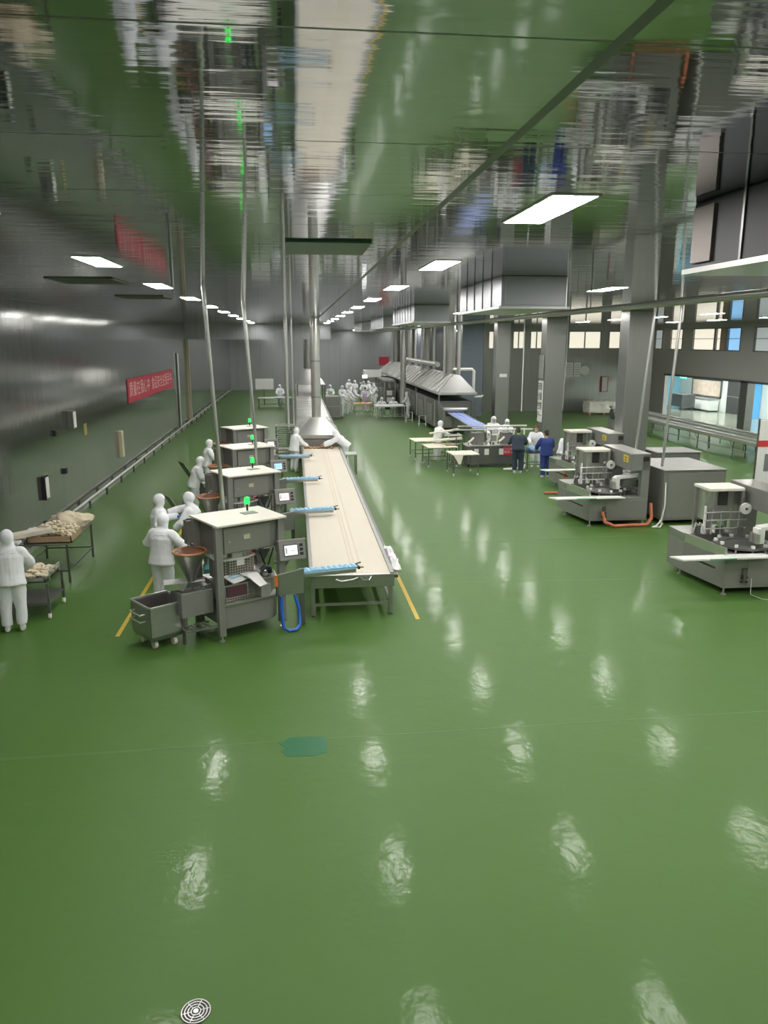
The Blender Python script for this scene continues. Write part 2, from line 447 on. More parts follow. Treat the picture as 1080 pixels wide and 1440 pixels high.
duct_unit('dark hanging duct unit at the upper right corner, nearest the viewer', 2.79, 4.6, 1.6, 5.4, 5.45, True)
duct_unit('large bright steel duct unit hanging behind the brightest ceiling light', 3.05, 4.05, 11.5, 14.4, 5.45)
duct_unit('steel duct unit hanging from the ceiling, second along the row', 3.2, 4.15, 21, 25.5, 5.45)
duct_unit('small looking steel duct unit hanging third along the row', 3.5, 4.1, 31, 36, 5.45)
duct_unit('distant duct unit hanging at the far end of the row near the cross beam', 3.5, 4.2, 41, 46, 5.45)
hx = B((2.765, 5.1, 5.52), (2.79, 5.36, 5.88)).build('lit_side_patch', mat('beige_lit_patch', (.17, .145, .135), .6)); tag(hx, 'beige patch painting the lamplit part on the side of the dark hanging duct unit', 'hatch')  # lamplight on the duct side, put in as a thin beige slab
def pipe_thing(name, label, cat, pts, r, m, group=None, brackets=()):
    o = MB().tube(pts, r, 12).build(name, m, None, smooth=True)
    tag(o, label, cat, group)
    for b0, b1 in brackets: MB().tube([b0, b1], .012, 6).build('hanger', STEELD, o)
    return o
pipe_thing('overhead_pipe', 'long grey pipe running lengthwise under the ceiling beside the duct units', 'pipe', [(4.62, 2.5, 5.45), (4.62, 40, 5.45), (4.62, 47.5, 5.45)], .045, STEEL,
           brackets=[((4.62, y, 5.47), (4.62, y, CEIL)) for y in (6, 12, 18, 24, 30, 36, 42)])
# slanted steel conduits from machines up to the ceiling
pipe_thing('conduit_pipe', 'slanted thin steel pipe from the front filling machine up to the mirror ceiling', 'pipe', [(-1.33, 13.95, 0), (-1.36, 13.95, 2.15), (-1.52, 13.9, CEIL)], .036, STEELL)
pipe_thing('conduit_pipe', 'thin steel pipe above the second filling machine', 'pipe', [(-.98, 18.9, 0), (-1.0, 18.9, 3), (-1.18, 18.9, CEIL)], .036, STEELL)
pipe_thing('conduit_pipe', 'thin steel pipe above the third filling machine', 'pipe', [(-1.25, 23.6, 0), (-1.27, 23.6, 3), (-1.42, 23.6, CEIL)], .036, STEELL)
pipe_thing('conduit_pipe', 'thin steel pipe above the farthest filling machine', 'pipe', [(-1.62, 28.6, 0), (-1.62, 28.6, 3), (-1.75, 28.6, CEIL)], .036, STEELL)
pipe_thing('utility_pipe', 'vertical steel pipe by the tray rack, the thicker one of two', 'pipe', [(-.35, 33.2, 0), (-.35, 33.2, CEIL)], .075, STEELL)
pipe_thing('utility_pipe', 'vertical steel pipe by the tray rack, the thinner one of two', 'pipe', [(-.1, 33.6, 0), (-.12, 33.6, CEIL)], .04, STEELL)
pipe_thing('conduit_pipe', 'slanted pale pipe pair member rising from the long beam of the nearer right machine', 'pipe', [(9.62, 20.9, 1.95), (9.72, 20.9, 3.4), (9.9, 20.9, CEIL)], .035, STEELL)
pipe_thing('conduit_pipe', 'slanted pale pipe rising from the big grey cabinet between the right machines', 'pipe', [(10.2, 20.4, 1.5), (10.28, 20.4, 3.5), (10.4, 20.4, CEIL)], .04, STEELL)
pipe_thing('drop_cable', 'thin white cable dropping from the ceiling between the right pillars', 'cable', [(11.9, 40, 1.3), (11.9, 40, CEIL)], .03, WHITEP)
pipe_thing('drop_cable', 'thin white cable hanging just right of the second pillar', 'cable', [(11.74, 33.2, 2.0), (11.76, 33.2, 3.0), (11.8, 33.2, 4.0), (11.8, 33.2, CEIL)], .022, WHITEP)

# ------------------------------------------------------------------ left wall fittings
bn = thing('wall_banner', 'red banner with pale lettering high on the left wall', 'banner', (XL, 36.5, 3.05))
B((.005, -5.6, -.46), (.03, 5.6, .46)).build('cloth', REDB, bn)
text_mesh('lettering', '质量在我心中  食品安全在我手中', .62, PINKT, Matrix.Translation((.034, 0, 0)) @ Matrix.Rotation(rad(90), 4, 'Z') @ Matrix.Rotation(rad(90), 4, 'X'), bn, 1.18)
rl = thing('bumper_rail', 'low steel bumper rail on posts along the foot of the left wall', 'rail', (XL + .16, 19, 0))
MB().tube([(0, 0, .28), (0, 56, .28)], .045, 10).build('rail', STEELL, rl, smooth=True)
for k in range(26): B((-.03, k * 2.2 + .3, 0), (.03, k * 2.2 + .38, .25)).build('post', STEELD, rl)
struct('baseboard_left', B((XL, YB, 0), (XL + .03, YF, .1)), STEELL)
def wallbox(name, label, cat, y, z, w, h, d, m, part=None, pm=None):
    o = thing(name, label, cat, (XL, y, z))
    B((0, -w / 2, -h / 2), (d, w / 2, h / 2)).build('housing', m, o, .008)
    B((d, -w / 2 + .03, -h / 2 + .03), (d + .008, w / 2 - .03, h / 2 - .03)).build(part or 'cover', pm or m, o)
    return o
wallbox('junction_box', 'grey electrical box on the left wall, high above the bumper rail', 'box', 22.9, 2.78, .32, .5, .16, GREYP, 'cover', WHITEP)
wallbox('hose_reel_box', 'tall cream box low on the left wall above the bumper rail', 'box', 29.0, 1.28, .3, .95, .12, mat('cream_box', (.62, .55, .40), .5))
wallbox('notice_plate', 'small yellow plate on the left wall between two boxes', 'plate', 24.5, 2.32, .35, .36, .01, mat('dull_yellow', (.30, .27, .09), .6))
wallbox('wall_socket', 'small dark socket on the left wall, higher one', 'socket', 21.4, 2.57, .16, .16, .07, BLACK)
wallbox('wall_socket', 'small dark socket on the left wall, lower one', 'socket', 22.0, 1.45, .18, .16, .07, BLACK)
wallbox('fly_lamp', 'dark framed white tube box on the left wall nearest the viewer', 'lamp', 20.15, 1.32, .3, .6, .1, BLACK, 'tube_cover', WHITEP)
pipe_thing('wall_conduit', 'pale vertical conduit on the left wall before the far bay', 'pipe', [(XL + .06, 44.0, 0), (XL + .06, 44.0, 4.3)], .06, STEELL)

# ------------------------------------------------------------------ floor markings
def strip(name, label, a, b, w, m, cat='floor line'):
    a = Vector(a); b = Vector(b); d = (b - a).normalized(); n = Vector((-d.y, d.x)) * w / 2
    o = MB().prism([tuple(a - n), tuple(b - n), tuple(b + n), tuple(a + n)], .0005, .003).build(name, m)
    return tag(o, label, cat)
strip('yellow_floor_line', 'yellow line painted on the floor along the right side of the belt', (2.13, 13.2), (1.95, 31.5), .075, YELL)
strip('yellow_floor_line', 'yellow line painted on the floor beside the wheeled bin', (-3.16, 12.95), (-3.13, 21), .075, YELL)
pp = MB().prism([(-.33, 9.0), (-.23, 9.06), (-.18, 9.13), (.26, 9.1), (.3, 8.95), (.28, 8.72), (.12, 8.64), (-.22, 8.66), (-.28, 8.78), (-.24, 8.9)], .0005, .003).build('floor_paint_patch', PATCH)
tag(pp, 'teal repair patch painted on the green floor in the open foreground', 'paint patch')
SEAMM = mat('floor_seam', (.10, .20, .065), .4)
def fseam(n, a, b, w):
    a = Vector(a); b = Vector(b); d = (b - a).normalized(); q = Vector((-d.y, d.x)) * w / 2
    struct('trim_%d' % n, MB().prism([tuple(a - q), tuple(b - q), tuple(b + q), tuple(a + q)], .0003, .0015), SEAMM)
fseam(6, (XL, 8.98), (24, 9.3), .012); fseam(7, (2.7, 15.3), (9, 15.0), .015); fseam(8, (3.2, 18.66), (9, 18.66), .02); fseam(9, (6.2, 29.0), (9.3, 28.4), .05); fseam(10, (XL, 8.93), (-1.9, 9.0), .01)
dr = thing('floor_drain', 'round steel floor drain grate at the bottom of the view', 'drain', (-.87, 5.03, 0))
MB().lathe([(.115, .001), (.115, .004)], n=32).build('well', DARKR, dr)
gr = MB()
for r in (.108, .084, .06, .036):
    gr.tube([(r * math.cos(a * math.pi / 16), r * math.sin(a * math.pi / 16), .007) for a in range(33)], .0045, 6)
for a in range(6):
    c, s_ = math.cos(a * math.pi / 3 + .2), math.sin(a * math.pi / 3 + .2); gr.tube([(.03 * c, .03 * s_, .007), (.11 * c, .11 * s_, .007)], .004, 6)
gr.lathe([(.02, .003), (.02, .011)], n=12)
gr.build('grate', STEELL, dr, smooth=True)

# ------------------------------------------------------------------ main belt line
cv = thing('belt_conveyor', 'long cream belt conveyor running away down the middle of the hall', 'conveyor', (.95, 13.5, 0))
L = 17.4
B((-.72, .06, .74), (.72, L, .80)).build('belt', BELT, cv, .01)
dl = MB()
for x in (.02, .09, .2): dl.box((x - .012, .1, .80), (x + .012, L, .806))
dl.build('belt_ridge', mat('belt_shade', (.60, .53, .41), .6), cv)
for s in (-1, 1):
    B((s * .74 - .035, 0, .62), (s * .74 + .035, L, .83)).build('side_rail', STEEL, cv, .006)
    for k in range(8):
        y = .06 + k * 2.4
        B((s * .72 - .035, y - .035, .03), (s * .72 + .035, y + .035, .62)).build('leg', STEEL, cv)
        MB().lathe([(.045, 0), (.045, .02), (.018, .03), (.018, .05)], (s * .72, y, 0), 10).build('foot', STEELD, cv)
    B((s * .72 - .025, .06, .2), (s * .72 + .025, 16.9, .25)).build('lower_rail', STEEL, cv)
B((-.76, -.02, .56), (.78, .03, .80)).build('end_plate', STEEL, cv, .008)
for y in (.06, 2.46, 4.86): B((-.70, y - .02, .2), (.70, y + .02, .25)).build('cross_bar', STEEL, cv)
B((.79, .05, .70), (.86, L, .76)).build('chain_guard', STEELD, cv)
MB().tube([(-.7, .02, .77), (.7, .02, .77)], .035, 12).build('end_roller', STEELL, cv, smooth=True)
MB().tube([(-.3, -.1, .75), (-.2, -.13, .72), (0, -.08, .73), (.1, -.02, .75)], .014, 8).build('wire_hook', STEELL, cv, smooth=True)
MB().tube([(.15, -.02, .75), (.2, -.12, .73), (.3, -.13, .73), (.36, -.02, .77)], .014, 8).build('wire_hook', STEELL, cv, smooth=True)
cl = MB().grid(6, 24, lambda u, v: (1.745 + .16 * u, 13.75 + 1.7 * v, .772 + .05 * noise.noise((u * 3, v * 14, 1)) ** 2 * 4 + .012))
cl = cl.build('crumpled_wrap', mat('clear_wrap', (.72, .72, .74), .3), None, smooth=True); tag(cl, 'crumpled pale plastic wrap lying on the right edge of the belt conveyor', 'plastic wrap')
sm = cl.modifiers.new('thick', 'SOLIDIFY'); sm.thickness = .01
# dough pieces coming out of the hood
br = MB()
for k in range(7):
    x = .36 + k * .17
    br.ball((x, 30.45 + .05 * R.random(), .83), (.09, .12, .05), 2)
tag(br.build('dough_crust', mat('brown_crust', (.34, .19, .09), .6, var=.2), None, smooth=True), 'brown dough crust crossing the belt where it leaves the hood', 'dough', kind='stuff')

# hood and tunnel
hd = thing('extraction_hood', 'pyramid steel hood with tall flue over the far end of the belt', 'hood', (.9, 32.6, 0))
MB().loft([(-.95, -1.7, 1.28), (.85, -1.7, 1.28), (.85, 1.7, 1.28), (-.95, 1.7, 1.28)], [(-.32, .2, 1.76), (.34, .2, 1.76), (.34, 1.0, 1.76), (-.32, 1.0, 1.76)]).build('canopy', STEELL, hd, .01)
B((-.95, -1.7, 1.14), (.85, -1.66, 1.28)).build('skirt', STEEL, hd); B((-.95, -1.7, 1.14), (-.91, 1.7, 1.28)).build('skirt', STEEL, hd); B((.81, -1.7, 1.14), (.85, 1.7, 1.28)).build('skirt', STEEL, hd)
MB().tube([(-.03, .7, 1.7), (-.03, .7, CEIL)], .2, 20).build('flue', STEELL, hd, smooth=True)
for z in (2.6, 4.1): MB().tube([(-.03, .7, z), (-.03, .7, z + .05)], .215, 20).build('flue_band', STEEL, hd)
for sx in (-.93, .82):
    for sy in (-1.6, 1.6): B((sx - .03, sy - .03, 0), (sx + .03, sy + .03, 1.16)).build('leg', STEEL, hd)
tn = thing('tunnel_oven', 'long low steel tunnel with ribbed top running on behind the hood', 'oven', (.9, 31.2, 0))
B((-.88, 0, .35), (.82, 40, 1.06)).build('body', STEEL, tn)
rb = MB()
for k in range(44): rb.box((-.86, 3.2 + k * .82, 1.06), (.80, 3.2 + k * .82 + .5, 1.16))
rb.build('top_slat', STEELL, tn, .015)
B((-.92, 3.0, 1.04), (-.86, 40, 1.2)).build('side_trim', STEELD, tn); B((.80, 3.0, 1.04), (.86, 40, 1.2)).build('side_trim', STEELD, tn)
for k in range(10):
    for s in (-.8, .74): B((s - .05, 1 + k * 4.2, 0), (s + .05, 1.1 + k * 4.2, .35)).build('leg', STEELD, tn)
h2 = thing('extraction_hood', 'distant steel hood with flue over the far end of the tunnel', 'hood', (1.05, 56, 0))
MB().loft([(-.95, -1.5, 1.95), (1.05, -1.5, 1.95), (1.05, 3.5, 1.95), (-.95, 3.5, 1.95)], [(-.5, .3, 2.95), (.35, .3, 2.95), (.35, 2.2, 2.95), (-.5, 2.2, 2.95)]).build('canopy', STEEL, h2)
MB().tube([(-.1, 1.2, 2.9), (-.1, 1.2, CEIL)], .3, 16).build('flue', STEEL, h2, smooth=True)
for sx in (-.9, 1.0):
    for sy in (-1.4, 3.4): B((sx - .04, sy - .04, 0), (sx + .04, sy + .04, 1.95)).build('leg', STEELD, h2)
sc_ = thing('steel_cabinet', 'small steel cabinet standing right of the ribbed tunnel', 'cabinet', (2.45, 50.2, 0))
B((-.5, 0, .1), (.45, .9, 1.45)).build('body', STEEL, sc_, .02); B((-.46, -.02, .16), (.4, 0, .78)).build('door', GREYC, sc_); B((-.46, -.02, .82), (.4, 0, 1.4)).build('door', GREYC, sc_)
for sx in (-.45, .4): B((sx - .03, .05, 0), (sx + .03, .11, .1)).build('leg', STEELD, sc_)

# ------------------------------------------------------------------ filling machine (left row)
def filling_machine():
    t = thing('filling_machine', 'grey pastry filling machine with cream roof nearest the viewer', 'machine')
    # frame posts
    for x, y in ((0, 0), (1.18, .02), (0, .86), (1.18, .86)):
        p = B((x - .06, y - .05, .1), (x + .06, y + .05, 2.0)).build('frame_post', GREYC, t, .008)
        MB().lathe([(.05, 0), (.05, .02), (.018, .03), (.018, .1)], (x, y, 0), 12).build('levelling_foot', STEELL, p, smooth=True)
    lo = MB().prism([(.06, -.02), (.98, -.02), (1.14, .14), (1.14, .86), (.06, .86)], .22, .62).build('lower_cabinet', GREYC, t, .01)
    MB().prism([(.06, -.05), (1.0, -.05), (1.17, .12), (1.17, .2), (.06, .2)], .62, .66).build('ledge', STEEL, t, .006)
    MB().prism([(.06, .06), (1.0, .06), (1.12, .2), (1.12, .86), (.06, .86)], .66, .93).build('upper_cabinet', GREYC, t, .01)
    MB().prism([(.08, .045), (.62, .045), (.62, .062), (.08, .062)], .67, .76).build('diamond_strip', DIAM, t)
    B((.06, .03, .93), (1.14, .88, .96)).build('worktop', STEEL, t, .006)
    # head cabinet and roof
    B((.06, .04, 1.5), (1.12, .84, 1.98)).build('head_cabinet', GREYP, t, .012)
    dr_ = B((.12, .02, 1.52), (.98, .04, 1.94)).build('head_door', GREYC, t, .006)
    B((.48, .012, 1.72), (.6, .02, 1.8)).build('name_plate', mat('brass_plate', (.55, .55, .38), .45), dr_)
    B((.2, .0, 1.70), (.22, .02, 1.72)).build('door_knob', STEELL, dr_)
    rf = MB().prism([(-.05, -.09), (1.26, -.09), (1.28, .95), (-.05, 1.0)], 2.0, 2.035).build('roof_panel', CREAM, t, .008)
    B((.72, .42, 2.035), (.98, .6, 2.045)).build('roof_vent', GREYC, rf)
    # beacon
    bc = MB().tube([(.92, .7, 2.03), (.92, .7, 2.16)], .018, 10).build('beacon_pole', BLACK, t)
    MB().lathe([(.045, 0), (.045, .1), (.03, .12)], (.92, .7, 2.16), 16).build('beacon_lamp', LEDG, bc, smooth=True)
    # perforated drum with bags on top
    MB().prism([(.12 + .0, .3), (.3, .22), (.62, .22), (.82, .32), (.82, .66), (.12, .66)], .98, 1.32).build('perforated_drum', DIAM, t, .01)
    MB().prism([(.1, .28), (.3, .2), (.64, .2), (.84, .3), (.84, .68), (.1, .68)], 1.32, 1.36).build('drum_lid', PAPER, t, .006)
    for x, y, s in ((.14, .34, .05), (.24, .3, .06), (.62, .3, .06), (.72, .36, .05)):
        MB().ball((x, y, 1.36 + s), (s, s, s * 1.1), 2).build('piping_bag', WHITEP, t, smooth=True)
    B((.36, .24, 1.36), (.56, .38, 1.48)).build('white_box', WHITEP, t, .01)
    B((.42, .19, 1.22), (.56, .2, 1.32)).build('notice_card', PAPER, t)
    MB().ball((.78, .36, 1.43), (.05, .04, .035)).build('red_indicator', REDG, t, smooth=True)
    # trays and papers on worktop
    M = Matrix.Translation((.42, .16, 1.03)) @ Matrix.Rotation(rad(18), 4, 'Z') @ Matrix.Rotation(rad(14), 4, 'X')
    tr = MB().box((-.24, -.14, -.01), (.24, .14, .01), M).build('parts_tray', WHITEP, t, .005)
    k = MB(); k.box((-.17, -.02, .01), (.16, .015, .018), M); k.box((-.17, .05, .01), (.14, .08, .018), M); k.build('tray_slot', BLUEB, tr)
    MB().loft([(.5, -.02, 1.06), (.72, .04, 1.06), (.66, .22, 1.07), (.46, .2, 1.07)], [(.62, -.24, .92), (.8, -.16, .92), (.72, .04, 1.1), (.52, .02, 1.1)]).build('feed_chute', WHITEP, t)
    B((.66, -.2, .72), (.84, -.05, .92)).build('chute_box', GREYC, t, .006)
    MB().prism([(.14, .04), (.5, .02), (.5, .035), (.14, .055)], .74, .93).build('maroon_guard', PURPLE, t)
    B((.12, .03, .72), (.52, .034, .735)).build('guard_edge', STEELL, t); B((.505, .005, .72), (.52, .034, .95)).build('guard_edge', STEELL, t)
    fit = MB()
    for q in range(14):
        x = .12 + R.random() * .95; y = .1 + R.random() * .6; s = .025 + R.random() * .035
        fit.tube([(x, y, .96), (x, y, .98 + s * 1.6)], s, 8)
    fit.build('fittings', STEELD, t)
    fit = MB()
    for q in range(9):
        x = .72 + R.random() * .38; y = .0 + R.random() * .3; s = .02 + R.random() * .03
        fit.ball((x, y + .08, .97 + s), (s * 1.4, s, s), 1)
    fit.build('small_tools', STEELL, t, smooth=True)
    # V struts and dosing funnel right
    MB().tube([(.82, .1, 1.42), (.98, .16, 1.08)], .014, 8).build('strut', BLACK, t); MB().tube([(1.14, .2, 1.42), (.98, .16, 1.08)], .014, 8).build('strut', BLACK, t)
    MB().loft([(.84, .3, 1.4), (1.14, .3, 1.4), (1.14, .6, 1.4), (.84, .6, 1.4)], [(.94, .4, 1.12), (1.04, .4, 1.12), (1.04, .5, 1.12), (.94, .5, 1.12)]).build('dosing_funnel', STEELD, t)
    for x in (.88, 1.0): MB().ball((x, .34, 1.44), (.05, .06, .05)).build('piping_bag', WHITEP, t, smooth=True)
    MB().tube([(.84, .12, 1.08), (.9, .1, 1.14), (1.0, .12, 1.1), (1.06, .2, 1.0)], .045, 10).build('black_hose', mat('navy_hose', (.02, .025, .05), .5), t, smooth=True)
    # control panel on arm
    MB().tube([(1.16, .2, 1.15), (1.28, .0, 1.15), (1.3, -.08, 1.3)], .028, 10).build('panel_arm', STEEL, t, smooth=True)
    Mp = Matrix.Translation((1.3, -.16, 1.43)) @ Matrix.Rotation(rad(-12), 4, 'Z') @ Matrix.Rotation(rad(-14), 4, 'X')
    cp = MB().box((-.24, -.05, -.17), (.24, .07, .17), Mp).build('control_panel', GREYC, t, .012)
    MB().box((-.16, -.058, -.1), (.1, -.05, .1), Mp).build('screen_bezel', BLACK, cp)
    sr = MB().box((-.145, -.064, -.085), (.085, -.058, .085), Mp).build('screen', SCRW, cp)
    k = MB(); k.box((-.06, -.067, .02), (.04, -.064, .03), Mp); k.box((-.05, -.067, -.02), (.05, -.064, -.005), Mp); k.box((-.13, -.067, -.05), (-.1, -.064, .05), Mp); k.build('screen_mark', mat('screen_grey', (.45, .46, .5), .5), sr)
    for q in range(3): MB().box((.13, -.062, -.1 + q * .075), (.19, -.05, -.05 + q * .075), Mp).build('button', BLACK, cp)
    MB().box((-.25, -.06, .17), (.25, .08, .19), Mp).build('panel_visor', STEEL, cp)
    # outfeed wing plate and hose
    MB().loft([(1.1, -.02, .6), (1.5, -.2, .62), (1.5, -.18, .62), (1.1, 0, .6)], [(1.1, -.02, .98), (1.52, -.2, 1.06), (1.52, -.18, 1.06), (1.1, 0, .98)]).build('wing_plate', STEEL, t)
    MB().tube([(1.08, -.02, .98), (1.52, -.21, 1.07)], .014, 8).build('wing_edge', STEELL, t)
    # left infeed arm
    B((-.62, .16, .5), (-.06, .62, .92)).build('infeed_box', GREYC, t, .01)
    B((-.6, .18, .92), (-.06, .62, .945)).build('infeed_deck', STEELD, t)
    MB().tube([(-.55, .3, .5), (-.55, .3, 0)], .03, 8).build('leg', STEELD, t); MB().tube([(-.2, .55, .5), (-.2, .55, 0)], .03, 8).build('leg', STEELD, t)
    fit = MB()
    for q in range(8): fit.ball((-.56 + .07 * q, .22 + .03 * (q % 3), .96), (.045, .03, .03), 1)
    fit.build('feed_chain', STEELD, t)
    M = Matrix.Translation((-.6, .42, 1.02)) @ Matrix.Rotation(rad(-20), 4, 'Z')
    pn = MB()
    pn.loft([(-.14, -.11, -.06), (.14, -.11, -.06), (.14, .11, -.06), (-.14, .11, -.06)], [(-.19, -.15, .06), (.19, -.15, .06), (.19, .15, .06), (-.19, .15, .06)])
    bmesh.ops.transform(pn.bm, matrix=M, verts=pn.bm.verts); pn.build('steel_pan', STEELL, t)
    # step rack under infeed
    k = MB()
    for q in range(5): k.box((-.62 + q * .1, .0, .3), (-.58 + q * .1, .3, .315))
    k.box((-.64, 0, .29), (-.1, .03, .32)); k.box((-.64, .28, .29), (-.1, .31, .32)); k.build('drip_rack', STEEL, t)
    # hopper
    hp = MB().lathe([(.07, -.5), (.09, -.42), (.27, 0), (.28, .0), (.28, .02)], (-.22, .66, 1.46), 28).build('hopper', STEEL, t, smooth=True)
    rm = MB().tube([(-.22 + .275 * math.cos(a * math.pi / 14), .66 + .275 * math.sin(a * math.pi / 14), 1.485) for a in range(29)], .02, 8).build('hopper_rim', RIM, hp, smooth=True)
    MB().grid(10, 10, lambda u, v: (-.22 + (u - .5) * .52 * math.sqrt(max(0, 1 - 2 * (v - .5) ** 2)), .66 + (v - .5) * .52 * math.sqrt(max(0, 1 - 2 * (u - .5) ** 2)), 1.49 + .03 * noise.noise((u * 6, v * 6, 3)))).build('filling', FILL, hp, smooth=True)
    MB().tube([(-.22, .66, .98), (-.22, .66, .92), (-.0, .6, .94)], .06, 12).build('hopper_outlet', STEELL, hp, smooth=True)
    gb = B((-.1, .99, 1.5), (.1, 1.16, 1.93)).build('drive_box', GREYC, t, .012)
    MB().tube([(-.07, 1.08, 1.94), (.07, 1.08, 1.94)], .014, 8).build('drive_handle', BLACK, gb)
    MB().tube([(0, 1.06, 1.5), (-.02, 1.0, 1.38), (0, .86, 1.36)], .05, 10).build('drive_bracket', STEELL, t, smooth=True)
    k = MB()
    for q in range(6): k.ball((-.12 + .05 * q, .9 - .02 * q, 1.5 + .04 * (q % 2)), .04, 1)
    k.build('gear_cluster', STEELD, t, smooth=True)
    return t
fm = filling_machine()
FG = 'row of filling machines left of the belt'
place(fm, (-1.33, 12.5, 0), 31, 'grey pastry filling machine with cream roof and maroon guard, nearest of its row', FG)
fpos = [((-1.52, 17.25, 0), 'second filling machine in the row, behind the nearest, screen pale', SCRP), ((-1.75, 21.7, 0), 'third filling machine in the row, with the blue lit screen', SCRB), ((-2.1, 26.6, 0), 'farthest filling machine in the row, beside the tray rack', SCRW)]
for loc, lab, sm_ in fpos:
    c = copy_tree(fm, skip=('maroon_guard', 'guard_edge', 'parts_tray', 'feed_chute', 'chute_box'))
    place(c, loc, 29, lab, FG); setmat(c, 'screen', sm_)
bh = MB().tube([(-.33, 12.93, .62), (-.33, 12.9, .3), (-.3, 12.86, .06), (-.2, 12.8, .03), (-.08, 12.86, .03), (-.02, 12.98, .08), (-.03, 13.05, .35), (-.1, 13.08, .6)], .03, 10).build('blue_air_hose', BLUEH, None, smooth=True)
tag(bh, 'blue hose looping to the floor at the right foot of the nearest filling machine', 'hose')
ot = thing('air_gun', 'orange handled tool hanging at the right corner of the nearest filling machine', 'tool', (-.41, 12.84, .0))
MB().tube([(0, 0, .84), (0, .0, 1.04)], .028, 10).build('handle', ORANGE, ot, smooth=True); MB().tube([(0, 0, .84), (0, 0, .66)], .012, 8).build('nozzle', BLACK, ot); MB().tube([(0, 0, 1.04), (-.04, .04, 1.12)], .012, 8).build('hook', STEELL, ot)

# blue cleated outfeed conveyors reaching over the belt
def outfeed():
    t = thing('outfeed_conveyor', 'blue', 'conveyor')
    B((0, -.1, -.09), (1.05, .1, -.02)).build('frame', STEEL, t, .01)
    bm_ = MB().grid(60, 4, lambda u, v: (u * 1.08, -.1 + .2 * v, .015 + .032 * abs(math.sin(u * math.pi * 10)) * (1 if .1 < v < .9 else .4)))
    bb = bm_.build('cleated_belt', BLUEB, t, smooth=True)
    B((0, -.1, -.03), (1.08, .1, .012)).build('belt_body', BLUEB, t, .008)
    nz = MB().tube([(1.1, -.11, -.01), (1.1, .11, -.01)], .03, 10).build('nose_roller', BLACK, t, smooth=True)
    MB().tube([(1.05, .09, .0), (1.2, .1, .03)], .014, 6).build('nose_arm', STEELD, t); MB().tube([(1.05, -.09, .0), (1.2, -.06, -.02)], .014, 6).build('nose_arm', STEELD, t)
    B((.02, -.04, -.98), (.1, .04, -.09)).build('leg', STEELD, t)
    return t
of = outfeed()
OG = 'blue outfeed conveyors across the belt'
for i, (x, y, z, rz) in enumerate(((-.03, 13.22, .98, 13), (-.2, 18.3, .98, 9), (-.45, 22.6, .98, 9), (-.6, 27.3, .98, 7))):
    o = of if i == 0 else copy_tree(of)
    place(o, (x, y, z), rz, 'blue cleated outfeed conveyor reaching over the belt, %s from the viewer' % ORD[i], OG)

# wheeled bin
bn_ = thing('wheeled_bin', 'square steel bin on wheels half full of dark filling, before the nearest machine', 'bin', (-2.38, 12.63, 0), 37)
w = MB()
w.loft([(-.3, -.32, .16), (.3, -.32, .16), (.3, .3, .16), (-.3, .3, .16)], [(-.33, -.36, .24), (.33, -.36, .24), (.33, .33, .24), (-.33, .33, .24)])
for a, b in (((-.33, -.36), (.33, -.335)), ((-.33, .305), (.33, .33)), ((-.33, -.36), (-.305, .33)), ((.305, -.36), (.33, .33))): w.box((a[0], a[1], .24), (b[0], b[1], .74))
w.build('tub', STEEL, bn_, .01)
B((-.31, -.34, .3), (.31, .31, .46)).build('filling', FILLD, bn_)
for a, b in (((-.34, -.37), (.34, -.34)), ((-.34, .31), (.34, .34)), ((-.34, -.37), (-.31, .34)), ((.31, -.37), (.34, .34))): B((a[0], a[1], .735), (b[0], b[1], .765)).build('rim', STEELL, bn_, .005)
MB().tube([(-.34, -.2, .62), (-.43, -.2, .62), (-.43, .16, .62), (-.34, .16, .62)], .014, 8).build('handle', STEELL, bn_, smooth=True)
MB().tube([(-.34, -.2, .5), (-.43, -.2, .5), (-.43, .16, .5), (-.34, .16, .5)], .012, 8).build('handle', STEELL, bn_, smooth=True)
for x, y in ((.12, -.26), (-.2, -.2), (.2, .2), (-.2, .2)):
    c = MB().box((x - .04, y - .04, .14), (x + .04, y + .04, .17)).build('caster_bracket', STEELD, bn_)
    MB().tube([(x - .03, y, .07), (x + .03, y, .07)], .07, 16).build('wheel', CREAM, c)
tb = thing('steel_table', 'dark open steel box frame standing between the two workers and machine', 'stand', (-1.95, 15.7, 0), 30)
B((-.3, -.25, .75), (.3, .25, .8)).build('top', STEELD, tb); B((-.28, -.22, .8), (.2, .22, .98)).build('box', STEELD, tb)
for x in (-.27, .27):
    for y in (-.22, .22): B((x - .02, y - .02, 0), (x + .02, y + .02, .75)).build('leg', STEELD, tb)
tl = B((-1.9, 15.0, .0), (-1.55, 15.35, .55)).build('teal_crate', TEAL, None, .02); tag(tl, 'dark teal tub on the floor behind the steel hopper', 'tub')
